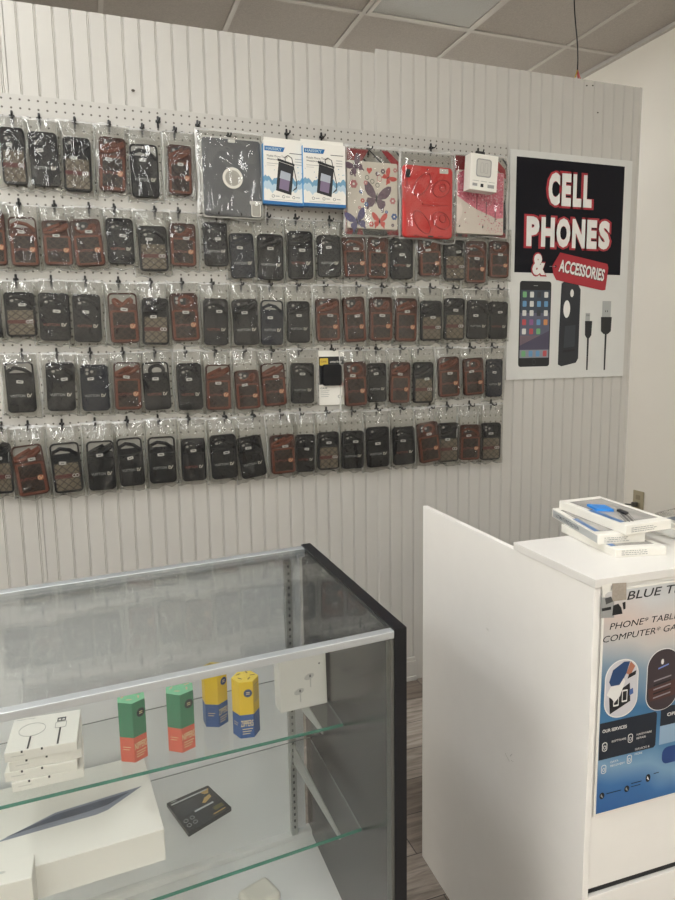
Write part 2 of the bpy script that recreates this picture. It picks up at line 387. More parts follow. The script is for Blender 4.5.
# ------------------------------------------------------------------ bags
def bag_mesh(seed, W=.112, H=.235, T=.030, nx=36, nz=64, neck=.24):
    """clear polybag, flat seam at the top, filled below; origin bottom centre, wall side at y = 0"""
    r = random.Random(seed); o = Vector((seed * 3.1, seed * 1.7, 0)); vs = []; fs = []
    rid = []
    for k in range(9):      # sharp pressed folds, mostly steep
        cu, cv = r.uniform(-.8, .8), r.choice([r.uniform(.05, .95), r.uniform(.6, .95)]); an = math.radians(r.choice([r.uniform(50, 130), r.uniform(15, 165)])); rid.append((cu, cv, math.cos(an), math.sin(an), r.uniform(.06, .17), r.uniform(.35, 1.0)))
    for sg in (-1, 1): rid.append((sg * r.uniform(.80, .88), .45, math.cos(math.radians(90 + sg * r.uniform(-3, 5))), 1.0, .42, .9))
    def folds(u, v):
        q = 0
        for cu, cv, ca, sa, ln, am in rid:
            du, dv = (u - cu) * .5, (v - cv) * 2.1
            al = du * ca + dv * sa; pe = -du * sa + dv * ca
            if abs(al) < ln * 2.1 and abs(pe) < .12: q += am * (1 - (al / ln / 2.1) ** 2) * max(0, 1 - abs(pe) / .035) if pe < 0 else am * (1 - (al / ln / 2.1) ** 2) * max(0, 1 - pe / .075)
        return q
    def nz_(u, v, k, s=0): return noise.noise(Vector((u * k, v * k * .8, s)) + o)
    for side in (0, 1):
        for j in range(nz + 1):
            v = j / nz; top = max(0, (v - (1 - neck)) / neck)
            for i in range(nx + 1):
                u = i / nx * 2 - 1
                e = 1 - abs(u) ** 5; b = min(1, v / .05) ** .6
                fill = e * b * (1 - top ** 1.2 * .82)
                wr = noise.ridged_multi_fractal(Vector((u * 1.1, v * 2.6, side * 3)) + o, 1.0, 2.1, 1, 1.0, 2.0) - .8
                crease = .0035 * wr * (.35 + .65 * e) + .0050 * nz_(u, v, 3, side) + (.0055 * folds(u, v) if side == 0 else 0)
                half = W / 2 * (1 - .05 * nz_(1 if u > 0 else 2, v, 5) - .02 * (1 - b) + .035 * math.sin(v * 7 + seed + (2 if u > 0 else 0)) + .05 * (1 - v))
                xx = u * half * (1 - .03 * (1 - top))
                zz = v * H + (.011 * nz_(u, 0, 2) + .006 * u * math.cos(seed) if v < .04 else 0) + (.008 * nz_(u, 9, 2) if v > .97 else 0)
                if side == 0: yy = -(.003 + (T - .003) * fill) - crease
                else: yy = -.0012 - .3 * abs(crease) if abs(u) < .97 and 0 < j < nz else -.002
                if side == 1: yy = -.001 - .0012 * (1 + nz_(u, v, 3, 5))
                if side == 0 and (i in (0, nx) or j in (0, nz)): yy = -.0045 - .003 * nz_(u, v, 4)
                if side == 1 and (i in (0, nx) or j in (0, nz)): yy = -.003
                vs.append((xx, yy, zz))
    n = (nx + 1) * (nz + 1)
    for sd in (0, 1):
        for j in range(nz):
            for i in range(nx):
                a = sd * n + j * (nx + 1) + i; q = (a, a + 1, a + nx + 2, a + nx + 1)
                fs.append(q if sd == 0 else q[::-1])
    me = bpy.data.meshes.new('plastic_bag'); me.from_pydata(vs, [], fs); me.materials.append(bagmat); me.materials.append(seammat); me.materials.append(bagtop)
    mi = []
    for sd in (0, 1):
        for j in range(nz):
            for i in range(nx): mi.append(1 if (sd == 0 and (i in (0, nx - 1) or j == 0 or j >= nz - 2)) else 2 if (sd == 0 and (j > nz * (1 - neck * .75) or i in (1, nx - 2) or j == 1)) else 0)
    me.polygons.foreach_set('material_index', mi)
    me.polygons.foreach_set('use_smooth', [True] * len(me.polygons))
    return me
BAGS = [bag_mesh(k) for k in range(9)]
def put(mesh_obj_or_data, name, parent, loc=(0, 0, 0), rot=(0, 0, 0), scale=(1, 1, 1)):
    o = bpy.data.objects.new(name, mesh_obj_or_data); COL.objects.link(o); o.parent = parent
    o.location = loc; o.rotation_euler = rot; o.scale = scale; return o

# ------------------------------------------------------------------ wallet phone cases (0.078 x 0.155, origin bottom centre, back at y=0)
def mesh_of(mb, name, bevel=0, smooth=False):
    o = mb.build(name, bevel=bevel, smooth=smooth)
    if bevel:
        dg = bpy.context.evaluated_depsgraph_get(); dg.update(); me = bpy.data.meshes.new_from_object(o.evaluated_get(dg))
    else: me = o.data
    bpy.data.objects.remove(o); me.name = name; return me
W2, HH = .039, .155
def strap_path(kind, rnd):
    if kind == 0:   # two loops across the top
        P = []
        for k in range(29):
            t = k / 28 * 2 * math.pi * 1.5
            P.append((.026 * math.cos(t) * (1 - .12 * k / 28), -.004 - .0028 * (k / 28), .125 + .014 * math.sin(t * 2 + .6) * .8))
        return P
    if kind == 1:   # coil
        return [(.020 * math.cos(t) + .004, -.004 - .0006 * t / 2, .128 + .016 * math.sin(t)) for t in [k / 6 for k in range(0, 62)]]
    if kind == 2:   # flat folded band
        return [(-.030, -.004, .108), (-.010, -.006, .122), (.020, -.007, .136), (.031, -.008, .142), (.033, -.0085, .136), (.014, -.0095, .121), (-.014, -.0105, .112), (-.032, -.0105, .111), (-.034, -.0095, .119), (-.014, -.0095, .130), (.010, -.008, .141)]
    return [(-.033, -.004, .106), (-.031, -.007, .128), (-.012, -.0085, .138), (.012, -.0085, .132), (.030, -.0075, .118), (.033, -.005, .104)]
SHELL = {}; POCK = {}; STRAP = {}
def shell_mesh(body, window):
    k = (body.name, window)
    if k not in SHELL:
        m = MB(); out = rrect(-W2, W2, 0, HH, .013, 6)
        m.prism(out, -.006, 0, shellc if window else body)
        m.ring(out, rrect(-W2 + .0045, W2 - .0045, .0045, HH - .0045, .010, 6), -.0105, 0, body)
        if window: m.prism(rrect(-W2 + .004, W2 - .004, .004, .122, .006), -.0075, -.0005, body)
        else:
            m.prism(rrect(-W2 + .012, -W2 + .046, .118, .146, .007), -.0075, -.006, plastic)       # camera opening
            for cx, cz in ((-.019, .138), (-.019, .126), (-.006, .132)): m.prism(oval(cx, cz, .0048, .0048, 14), -.0085, -.0075, shellc)
        SHELL[k] = mesh_of(m, 'case_shell', .001)
    return SHELL[k]
def pocket_meshes(t):
    if t in POCK: return POCK[t]
    P = []
    def add(name, mb, bevel=0): P.append((name, mesh_of(mb, name, bevel)))
    if t == 'G':
        add('card_pocket', MB().prism(rrect(-.034, .034, .006, .094, .004), -.0125, -.006, pk_beige), .001)
        add('pocket_piping', MB().ring(rrect(-.0355, .0355, .0045, .0955, .005), rrect(-.0325, .0325, .0075, .0925, .003), -.0135, -.006, blk))
        m = MB(); m.prism([(-.034, .046), (.034, .046), (.034, .058), (-.034, .058)], -.0142, -.0124, mat('stripe_red', (78, 28, 25), .6))
        add('stripe_band', m)
        m = MB(); m.ring(oval(.018, .052, .0055, .0055, 16), oval(.018, .052, .0035, .0035, 16), -.0165, -.0142, metal); m.ring(oval(.026, .052, .0055, .0055, 16), oval(.026, .052, .0035, .0035, 16), -.0165, -.0142, metal)
        add('emblem', m)
    else:
        base, trim, txt = {'B': (pk_black, blk, greytext), 'K': (pk_black, blk, redtext), 'N': (pk_navy, navy, greytext), 'R': (pk_brown, trimb, redtext)}[t]
        add('card_pocket', MB().prism(rrect(-.034, .034, .006, .100, .005), -.0125, -.006, base), .001)
        wd = .0065 if t == 'R' else .003
        add('pocket_trim', MB().ring(rrect(-.0355, .0355, .0045, .1015, .006), rrect(-.0355 + wd, .0355 - wd, .0045 + wd, .1015 - wd, .003), -.0142, -.006, trim))
        add('lettering', MB().text('VUITTON', -.030, .0475, .041, .0085, txt, -.0129, .02))
        m = MB()
        if t == 'R': m.prism(oval(.0225, .052, .0085, .0085, 20), -.0148, -.0125, mat('leather_tab', (150, 84, 52), .5)); m.prism([(.0225, .047), (.034, .047), (.034, .057), (.0225, .057)], -.0138, -.0125, trimb)
        yy = -.0152 if t == 'R' else -.013
        c = mat('emblem_light', (176, 172, 160), .4) if t != 'R' else mat('emblem_cream', (196, 160, 128), .4)
        m.text('L', .0160, .0465, .008, .011, c, yy, .03); m.text('V', .0185, .0465, .0115, .011, c, yy - .0002, .03)
        add('emblem', m)
    POCK[t] = P; return P
def strap_mesh(kind, m_):
    k = (kind, m_.name)
    if k not in STRAP:
        STRAP[k] = mesh_of(MB().tube(strap_path(kind, None), .0017, m_, 8, flat=3.4), 'folded_strap', smooth=True)
    return STRAP[k]
m = MB(); m.prism(rrect(-.0095, .0095, -.0048, .0048, .0022), -.0008, 0, stickw)
m.ring(rrect(-.0085, .0085, -.004, .004, .0016), rrect(-.0077, .0077, -.0033, .0033, .0013), -.0010, -.0008, ink)
m.box(-.0052, .0052, -.0010, -.0008, -.0012, .0014, ink)
STICK = mesh_of(m, 'price_sticker')

# every case: (left, right, top, bottom in the photograph), kind, window, strap, tilt; rows from the top
ROWS = [
 (2.088, 'top row', [(1, 26, 127, 184, 'G', 0, 3, 0), (30, 59, 132, 186, 'B', 0, 3, -1), (63, 91, 137, 191, 'G', 0, 2, 1), (98, 125, 137, 191, 'R', 0, 2, 3), (131, 159, 144, 197, 'B', 1, 3, 0), (168, 191.5, 145, 194.5, 'R', 0, 2, 1)]),
 (1.828, 'second row', [(-17, 5, 211, 265, 'R', 0, 0, 0), (10, 38, 217, 266, 'R', 1, 3, 0), (43, 72, 220, 265, 'R', 0, 2, 0), (74, 104, 219, 266, 'R', 0, 0, -5), (107, 134, 218, 264, 'K', 0, 3, 0), (139, 168, 226, 271, 'G', 0, 3, -1), (170, 196, 223, 266, 'R', 0, 0, 0), (204, 228, 222, 266, 'B', 0, 3, 0), (231, 255, 233, 278, 'N', 0, 2, -2), (257.5, 283.5, 234, 280, 'B', 0, 2, 0), (287, 315, 226, 279, 'K', 0, 2, 0), (318, 341, 235, 277, 'B', 0, 3, 0),
   (344, 367.5, 236, 277, 'R', 0, 3, -3), (368, 388, 237, 279, 'R', 0, 0, 0), (391, 413.5, 238, 279, 'K', 0, 3, 0), (419, 442, 238, 276, 'R', 0, 0, -2), (444.5, 466.5, 240, 280, 'G', 0, 3, 0), (466, 486, 241, 283, 'R', 0, 3, 0), (490, 509.5, 241, 277.5, 'R', 0, 0, 0)]),
 (1.593, 'third row', [(-25, 1, 294, 338, 'B', 0, 3, 0), (5, 36, 292, 336.7, 'G', 0, 3, 0), (38.7, 70, 292.7, 340.7, 'K', 0, 3, 0), (73, 101, 294, 342, 'K', 0, 3, 0), (108, 140, 292.7, 343, 'R', 1, 0, -1), (142, 168.5, 298, 344.7, 'G', 0, 2, 0), (171, 200, 293, 341, 'R', 0, 1, -2), (203.7, 228, 298.5, 345, 'K', 0, 3, 0), (234, 259.5, 299, 345, 'B', 0, 2, -2), (261, 283, 300, 345, 'N', 1, 3, 0), (288, 310, 301, 342.6, 'B', 0, 2, 0), (316.5, 340, 298.5, 341, 'R', 0, 2, -1),
   (345, 366.5, 296.7, 342, 'R', 0, 0, -3), (369.7, 393, 297, 340.7, 'R', 0, 0, 0), (396, 417, 298, 341.5, 'R', 0, 2, 0), (421, 442, 300.7, 340.7, 'G', 0, 2, 0), (445, 465, 298, 340, 'G', 0, 2, 0), (467, 488, 300, 339, 'B', 0, 3, 0), (489.7, 508, 301.5, 339, 'K', 0, 2, 0)]),
 (1.366, 'fourth row', [(6, 35, 362, 412.7, 'B', 1, 3, 0), (46, 74.7, 362, 411, 'B', 0, 3, 0), (81, 109, 364.7, 411, 'N', 0, 1, 0), (114, 141, 362, 410, 'R', 1, 2, 0), (144, 170.7, 362, 410, 'K', 1, 1, -2), (178, 202.4, 363, 410, 'K', 0, 3, 0), (206, 231, 364.6, 410, 'R', 1, 2, 0), (236, 260, 370, 409, 'R', 0, 0, -2), (263, 286.7, 363, 406, 'R', 1, 2, -3), (291, 314, 363, 403.5, 'B', 0, 3, 0), None,
   (345, 367, 360.7, 406, 'R', 0, 1, -2), (368, 387, 363, 402, 'B', 0, 3, 0), (390, 409.7, 362, 403, 'R', 0, 2, 2), (414, 433.7, 362, 403, 'G', 0, 2, 0), (439, 460, 356.7, 396.7, 'R', 0, 2, -2), (464, 485.7, 358, 395, 'R', 0, 1, -3), (487, 502.5, 359, 396.7, 'N', 0, 3, 0)]),
 (1.126, 'bottom row', [(-10, 12, 443, 494, 'G', 0, 2, 0), (16, 48, 444.7, 495.3, 'R', 1, 2, -6), (52.5, 82, 438, 492.7, 'G', 1, 3, -3), (87.5, 115, 439, 490, 'B', 1, 2, 0), (119, 144, 438, 486, 'B', 1, 3, -2), (149, 176, 436.7, 483, 'B', 1, 3, 0), (182, 206, 438.5, 481, 'K', 0, 3, 0), (211.5, 237.4, 434.6, 478.7, 'B', 0, 3, -2), (241, 266, 436, 477.4, 'B', 0, 3, -8), (270, 297, 434.6, 473.5, 'R', 0, 2, -2), (296, 315, 434.6, 472, 'K', 0, 3, 0), (318, 339, 432, 469.6, 'G', 0, 3, 0),
   (342.5, 364, 431, 468.7, 'B', 0, 3, 0), (367, 389.7, 427, 467, 'B', 0, 2, 0), (393.7, 416, 427, 464.7, 'K', 0, 3, 0), (419, 441.7, 422, 462, 'R', 0, 1, -7), (439, 459, 423, 462, 'G', 0, 2, 0), (460, 480, 424.7, 460, 'R', 0, 3, 2), (481.7, 501, 423, 460, 'G', 0, 1, 0)]),
]
LOOK = {'B': 'black wallet case with pale lettering in bag', 'K': 'black wallet case with red lettering in bag', 'N': 'navy wallet case with grey lettering in bag', 'R': 'brown wallet case with tan trim in bag', 'G': 'beige monogram wallet case with red stripe in bag'}
BODY = {'B': blk, 'K': blk, 'N': navy, 'R': brown, 'G': blk}
for ri, (zh, rname, items) in enumerate(ROWS):
    n_all = len(items)
    for i, it in enumerate(items):
        if ri == 0 or i < 10: pos = f'{ORD[i]} from left in the {rname}'
        else: pos = f'{ORD[n_all - 1 - i]} from right in the {rname}'
        if pos.startswith('first from'): pos = f'{"left" if i == 0 else "right"}most in the {rname}'
        if it is None: otter_hook = hook(.846, zh, f'black peg hook holding the yellow-cornered package, fourth row'); continue
        x0, x1, y0, y1, kind, win, strap, tilt = it
        yc = YP - .02
        a = on_y(x0, (y0 + y1) / 2, yc); b2 = on_y(x1, (y0 + y1) / 2, yc); t_ = on_y((x0 + x1) / 2, y0, yc); bt = on_y((x0 + x1) / 2, y1, yc)
        cw = min(.092, max(.064, b2.x - a.x)); ch = min(.165, max(.112, t_.z - bt.z)); cx = (a.x + b2.x) / 2; cz = bt.z
        if tilt == 0: tilt = random.uniform(-1.5, 1.5)
        hx, hz = hook(cx + random.uniform(-.004, .004), zh, f'black peg hook holding the bag {pos}')
        T = thing('bagged_phone_case', f'{LOOK[kind]}, {pos}', 'phone case', (cx, YP - .001 - (.0035 if i % 2 else 0), cz - .016), group='bagged phone cases on the pegboard')
        bagh = hz - .004 - (cz - .016) + random.uniform(0, .008)
        put(BAGS[(i * 5 + ri * 2) % len(BAGS)], 'plastic_bag', T, rot=(0, math.radians(tilt * .4), 0), scale=((cw + .030) / .112 * (1 if i % 2 else -1), 1, bagh / .235))
        sx, sz = cw / .078, ch / .155
        cs = put(shell_mesh(BODY[kind], win), 'case_shell', T, loc=(-math.sin(math.radians(tilt)) * .03, -.005, .016), rot=(0, math.radians(tilt), 0), scale=(sx, 1, sz))
        for nm, me in pocket_meshes(kind): put(me, nm, cs)
        put(strap_mesh(strap, {'R': trimb, 'G': blk, 'B': blk, 'K': blk, 'N': navy}[kind]), 'folded_strap', cs)
        put(STICK, 'price_sticker', cs, loc=(random.uniform(-.012, .012), -.0165, random.choice([.093, .104, .11]) + random.uniform(-.004, .004)), rot=(0, math.radians(random.uniform(-9, 9)), 0))
q = on_y(158, 118, YP); hook(q.x, q.z, 'empty black peg hook above the fifth and sixth bags of the top row')

# ------------------------------------------------------------------ carded phone case in the fourth row
t = thing('carded_phone_case', 'black phone case on a black and white card with yellow corner tag, fourth row', 'phone case', (.8465, YP - .004, 1.158))
MB().prism(rrect(-.050, .050, 0, .2, .002), -.003, 0, cardw).build('backing_card', t)
m = MB(); m.flat([(-.049, .075), (.049, .084), (.049, .178), (-.049, .178)], -.0034, ink)
m.prism(rrect(-.046, -.014, .146, .172, .003), -.0050, -.0034, mat('yellow_tag', (200, 172, 60), .5)); m.text('CASE', -.042, .157, .022, .006, mat('tag_brown', (120, 60, 30), .5), -.0053, .02)
m.text('otterbox', -.006, .155, .048, .0085, stickw, -.0038, .01)
m.text('CASE', -.044, .060, .026, .006, ink, -.0034, .01)
for k in range(4): m.box(-.044, -.010 - .004 * (k % 2), -.0035, -.0033, .052 - k * .007, .0535 - k * .007, cardgrey)
m.prism(oval(.036, .076, .010, .010), -.0045, -.0034, mat('pink_seal', (214, 178, 170), .5)); m.prism(oval(.036, .075, .003, .003, 10), -.005, -.0045, mat('seal_red', (120, 30, 34), .5))
m.ring(oval(.032, .030, .009, .006), oval(.032, .030, .007, .0045), -.0036, -.0033, ink)
m.build('card_print', t)
MB().prism(rrect(-.038, .036, .072, .150, .010), -.017, -.003, blk).build('phone_case', t, bevel=.003)
MB().prism(rrect(.030, .047, .085, .15, .004), -.012, -.003, mat('clear_blister', (160, 160, 156), .2)).build('blister_edge', t)

# ------------------------------------------------------------------ tablet cases and pouches on the top row
def flat_item(name, label, cat, x0, x1, z0, z1, dy=0, tilt=0):
    if name == 'tablet_case':
        k = (YP - .036 - dy) / DW; xm = (x0 + x1) / 2 * k; x0, x1 = xm - (x1 - x0) / 2, xm + (x1 - x0) / 2; z0, z1 = CH + (z0 - CH) * k, CH + (z1 - CH) * k
    return thing(name, label, cat, ((x0 + x1) / 2, YP - .022 - dy, z0), (0, math.radians(tilt), 0)), (x1 - x0), (z1 - z0)
def bag(parent, w, h, seed, thick=.02, z=0, neck=.08):
    me = bag_mesh(seed, w, h, thick, neck=neck); o = put(me, 'plastic_bag', parent, loc=(0, 0, z)); return o
for hx_, hz_, l in ((.394, 2.102, 'upper left corner of the grey tablet case'), (.490, 2.088, 'grey tablet case'), (.69, 2.102, 'left waterproof pouch pack'), (.835, 2.102, 'right waterproof pouch pack'), (1.00, 2.088, 'butterfly print tablet case'), (1.245, 2.094, 'red tablet case'), (1.455, 2.098, 'cherry blossom tablet case')):
    hook(hx_, hz_, 'black peg hook holding the ' + l)
greyc = mat('slate_grey_cover', (90, 91, 94), .55, var=.04, scale=30)
t, w_, h_ = flat_item('tablet_case', 'slate grey tablet case with round white-ringed cutout in clear bag', 'tablet case', .408, .604, 1.816, 2.066, tilt=0)
bag(t, .235, .285, 21, .022, -.006)
m = MB(); m.prism(rrect(-.098, .098, .002, .25, .010), -.015, -.004, greyc); sh = m.build('case_cover', t, bevel=.003)
m = MB(); m.ring(oval(0, .126, .034, .034, 32), oval(0, .126, .0255, .0255, 32), -.017, -.014, cardw); m.build('cutout_ring', sh)
MB().prism(oval(0, .126, .026, .026, 32), -.0160, -.013, mat('cutout_fill', (170, 166, 158), .5)).build('cutout', sh)
m = MB(); m.ring(rrect(.060, .094, .004, .050, .008), rrect(.063, .091, .007, .047, .006), -.017, -.014, cardw); m.prism(rrect(.063, .091, .007, .047, .006), -.016, -.013, mat('cutout_fill', (170, 166, 158), .5)); m.build('camera_cutout', sh)
MB().prism(rrect(-.012, .012, .238, .248, .003), -.0165, -.014, stickw).build('top_tab', sh); MB().prism(rrect(.055, .098, .045, .056, .002), -.018, -.015, stickw).build('price_sticker', sh)
m = MB(); m.ring(rrect(-.103, .103, -.002, .256, .013), rrect(-.0985, .0985, .0015, .2505, .010), -.011, -.004, mat('milky_edge', (186, 184, 178), .3)); m.build('inner_frame', t)

blue = mat('print_blue', (60, 140, 196), .4); dblue = mat('deep_blue_print', (22, 100, 160), .4); water = mat('water_blue', (108, 152, 182), .4); wlight = mat('water_pale', (176, 198, 210), .4)
def pouch_pack(px_l, px_r, py_t, py_b, label, dy, tilt):
    a = on_y(px_l, py_t, YP - .048 - dy); b3 = on_y(px_r, py_b, YP - .048 - dy)
    t, w, h = flat_item('waterproof_pouch_pack', label, 'phone pouch', a.x, b3.x, b3.z, a.z, dy, tilt)
    t['group'] = 'waterproof pouch packs on the pegboard'
    hw = w / 2
    MB().prism([(-hw, 0), (hw, 0), (hw, h), (-hw, h)], -.026, -.002, cardw).build('card_box', t, bevel=.001)
    m = MB(); m.box(-hw - .0006, -hw + .0004, -.026, -.002, .001, h - .01, blue); m.box(-hw, hw, -.0266, -.002, -.0006, .010, dblue)
    m.flat([(-hw + .004, h - .018), (-hw + .004, h - .033), (-.004, h - .033), (.002, h - .018)], -.0266, dblue)
    m.text('HAISSKY', -hw + .009, h - .030, hw - .018, .009, wlight, -.0270, .02)
    m.text('Mobile Phone Touch', -hw + .012, h - .052, w * .5, .007, ink, -.0266); m.text('Waterproof Bag', -hw + .012, h - .063, w * .4, .007, ink, -.0266, .015)
    m.box(-hw + .012, hw - .06, -.0267, -.0265, h - .0735, h - .072, cardgrey); m.box(-hw + .012, -hw + .04, -.0267, -.0265, h - .080, h - .079, cardgrey)
    for k in range(3): m.box(hw - .035, hw - .012, -.0267, -.0265, h - .053 - k * .009, h - .051 - k * .009, cardgrey)
    m.box(hw - .055, hw - .008, -.0267, -.0265, h - .036, h - .034, ink)
    # water splash band
    up = [(-hw + k / 24 * w, h * .42 + .006 * math.sin(k * .9) + .004 * math.sin(k * 2.3)) for k in range(25)]; lo = [(x, z - .012 - .008 * abs(math.sin(x * 60))) for x, z in up]
    m.flat(up + lo[::-1], -.0266, water)
    lo2 = [(x, z - .022 - .006 * math.sin(x * 90)) for x, z in lo]; m.flat(lo + lo2[::-1], -.0265, wlight)
    rr = random.Random(3)
    for k in range(22):
        xx = rr.uniform(-hw + .006, hw - .006); zz = h * .45 + rr.uniform(0, .035)
        if abs(xx) > .03: m.prism(oval(xx, zz, rr.uniform(.0008, .002), rr.uniform(.0008, .002), 8), -.0267, -.026, water)
    for k in range(3):
        cx = -hw * .55 + k * hw * .5; m.ring(oval(cx, .026, .005, .005, 14), oval(cx, .026, .0038, .0038, 14), -.0267, -.0264, ink); m.box(cx + .008, cx + .022, -.0267, -.0265, .025, .0275, cardgrey)
    m.box(-hw + .02, hw - .02, -.0267, -.0265, .0145, .0155, cardgrey)
    # printed pouch with neck strap
    m.flat([(-.030, .045), (.024, .033), (.034, .128), (-.020, .140)], -.0269, ink)
    m.flat([(-.024, .142), (.036, .129), (.036, .136), (-.024, .150)], -.0270, ink)
    m.flat([(-.019, .052), (.014, .045), (.022, .103), (-.012, .111)], -.0271, mat('phone_picture', (120, 104, 130), .4)); m.flat([(-.017, .086), (.0195, .079), (.022, .103), (-.0125, .111)], -.0272, mat('phone_sky', (164, 170, 180), .4))
    m.tube([(.004, -.0272, .140), (.002, -.0272, .155), (.012, -.0272, .162), (.026, -.0272, .155), (.034, -.0272, .120), (.044, -.0272, .075), (.042, -.0272, .055), (.030, -.0272, .048), (.044, -.0272, .062)], .0009, ink, 6, flat=1.6)
    m.build('front_print', t)
    MB().prism([(-hw, 0), (hw, 0), (hw, .018), (-hw, .018)], -.004, -.002, cardw).build('hanging_flap', t, loc=(0, 0, h - .001))
pouch_pack(262, 305, 140, 206, 'white and blue waterproof pouch pack on the left, half behind another', .0, 1)
pouch_pack(302.5, 346, 142, 208, 'white and blue waterproof pouch pack on the right, overlapping the other', .012, 0)

redbag = mat('red_print', (150, 34, 44), .4); darkpr = mat('dark_print', (28, 28, 38), .4)
def striped_back(t, w, h, seed):
    """the printed retail bag behind a tablet case: clear middle, red and black slashes at head and foot"""
    bag(t, w, h, seed, .022, 0, .1)
    m = MB(); hw = w / 2
    m.flat([(-hw + .004, h - .075), (-hw + .004, h - .012), (-hw + .10, h - .012), (-hw + .075, h - .05), (-hw + .04, h - .072)], -.0015, redbag)
    m.flat([(-hw + .09, h - .008), (-hw + .096, h - .008), (hw - .05, h - .078), (hw - .06, h - .078)], -.002, darkpr)
    m.flat([(-hw + .075, h - .045), (-hw + .083, h - .045), (-hw + .115, h - .085), (-hw + .10, h - .085)], -.0025, darkpr)
    m.flat([(hw - .085, h - .012), (hw - .06, h - .010), (hw - .012, h - .05), (hw - .008, h - .085), (hw - .02, h - .08)], -.003, redbag)
    m.flat([(hw - .03, h - .01), (hw - .022, h - .01), (hw - .003, h - .03), (hw - .003, h - .042)], -.003, darkpr)
    m.flat([(-hw + .004, .004), (-hw + .004, .10), (-hw + .03, .04), (-hw + .07, .036), (-hw + .075, .004)], -.0015, redbag)
    m.flat([(-hw + .03, .004), (-hw + .045, .034), (-hw + .060, .030), (-hw + .05, .004)], -.0020, darkpr)
    m.flat([(-.035, .004), (-.045, .026), (.05, .028), (.06, .004)], -.0015, darkpr)
    m.flat([(hw - .055, .003), (hw - .068, .026), (hw - .005, .030), (hw - .004, .003)], -.0022, redbag); m.flat([(hw - .020, .03), (hw - .020, .13), (hw - .004, .17), (hw - .004, .02)], -.0025, darkpr)
    m.build('bag_print', t)
def butterfly(m, cx, cz, s, c, y, rot=0, body=None):
    c_, q_ = math.cos(rot), math.sin(rot)
    def T(P): return [(cx + s * (c_ * a - q_ * b), cz + s * (q_ * a + c_ * b)) for a, b in P]
    for sg in (-1, 1):
        P = [(0, .02), (.12, .35), (.38, .72), (.72, .98), (.98, 1.0), (1.02, .72), (.92, .38), (.70, .12), (.35, -.02)]
        m.flat(T([(sg * a, b) for a, b in P]), y, c)
        P = [(0, .0), (.35, -.02), (.66, -.06), (.74, -.30), (.62, -.56), (.66, -.82), (.52, -.86), (.44, -.66), (.24, -.60), (.08, -.34)]
        m.flat(T([(sg * a, b) for a, b in P]), y, c)
    m.flat(T(oval(0, .0, .05, .42, 10)), y - .0002, body or ink)
t, w_, h_ = flat_item('tablet_case', 'white tablet case with colourful butterfly print in striped clear bag', 'tablet case', .918, 1.146, 1.776, 2.088, .0)
striped_back(t, .232, .312, 31)
sh = MB().prism(rrect(-.106, .090, .024, .255, .006), -.016, -.004, mat('printed_white', (206, 198, 186), .4)).build('case_cover', t, bevel=.002)
m = MB(); purple = mat('butterfly_mauve', (92, 72, 84), .45, var=.3, scale=120); coral = mat('butterfly_coral', (190, 78, 70), .45, var=.2, scale=120); pinkf = mat('flower_rose', (188, 120, 122), .45); bluef = mat('flower_blue', (70, 96, 150), .45)
butterfly(m, .006, .130, .052, purple, -.0164, -.15); butterfly(m, .018, .052, .030, coral, -.0164); butterfly(m, -.070, .048, .040, mat('butterfly_indigo', (78, 74, 106), .45, var=.4, scale=120), -.0164, .3); butterfly(m, .052, .205, .026, coral, -.0164, -.9); butterfly(m, -.075, .235, .034, purple, -.0164, .6, )
rr = random.Random(5)
def flower(cx, cz, r, c, c2):
    for k in range(6): a = k * math.pi / 3; m.flat(oval(cx + r * .6 * math.cos(a), cz + r * .6 * math.sin(a), r * .42, r * .42, 10), -.0165, c)
    m.flat(oval(cx, cz, r * .3, r * .3, 10), -.0168, c2)
for cx, cz, r, c in ((-.082, .175, .015, pinkf), (-.048, .120, .008, coral), (-.034, .108, .008, bluef), (.070, .125, .012, pinkf), (-.015, .040, .010, coral), (.076, .070, .012, bluef), (-.055, .150, .007, bluef), (.032, .225, .009, purple), (-.060, .095, .006, pinkf), (.010, .215, .008, purple), (-.036, .182, .008, pinkf), (.080, .232, .008, pinkf), (.045, .085, .006, bluef), (.07, .040, .006, purple), (-.09, .21, .007, purple)): flower(cx, cz, r, c, cardw)
m.flat([(-.022, .212), (-.032, .226), (-.030, .233), (-.025, .234), (-.022, .230), (-.018, .235), (-.012, .233), (-.010, .226)], -.0165, coral)
for k in range(3):
    cx, cz = (-.03 + .02 * k, .20 - .012 * k); m.ring(oval(cx, cz, .008, .008, 16), oval(cx, cz, .006, .006, 16), -.0166, -.0163, mat('swirl_green', (84, 96, 88), .5))
m.ring(oval(.018, .200, .010, .012, 16), oval(.018, .200, .008, .010, 16), -.0166, -.0163, pinkf)
m.build('butterfly_print', sh)

red = mat('red_silicone', (196, 46, 44), .45, var=.03); redd = mat('red_silicone_ridge', (168, 36, 36), .5)
t, w_, h_ = flat_item('tablet_case', 'bright red rubber tablet case with butterfly-shaped kickstand in clear bag', 'tablet case', 1.127, 1.382, 1.764, 2.094, .005)
bag(t, .24, .325, 41, .026, 0, .1)
m = MB(); m.prism(rrect(-.108, .098, .012, .268, .016), -.018, -.004, red); sh = m.build('case_cover', t, bevel=.005, seg=3)
m = MB()
for zz, sg in ((.080, -1), (.190, 1)):
    for (cx, cz, rx, rz, ro, w_) in ((-.030, zz + sg * .012, .050, .026, sg * .9, .004), (.050, zz + sg * .002, .040, .030, sg * .5, .0035)):
        m.ring(oval(cx, cz, rx, rz, 28, ro), oval(cx, cz, rx - w_, rz - w_, 28, ro), -.0215, -.017, redd)
    m.ring(oval(.056, zz + .005, .015, .015, 20), oval(.056, zz + .005, .012, .012, 20), -.0215, -.017, redd)
m.prism(rrect(-.03, .08, .130, .140, .004), -.0225, -.017, red)
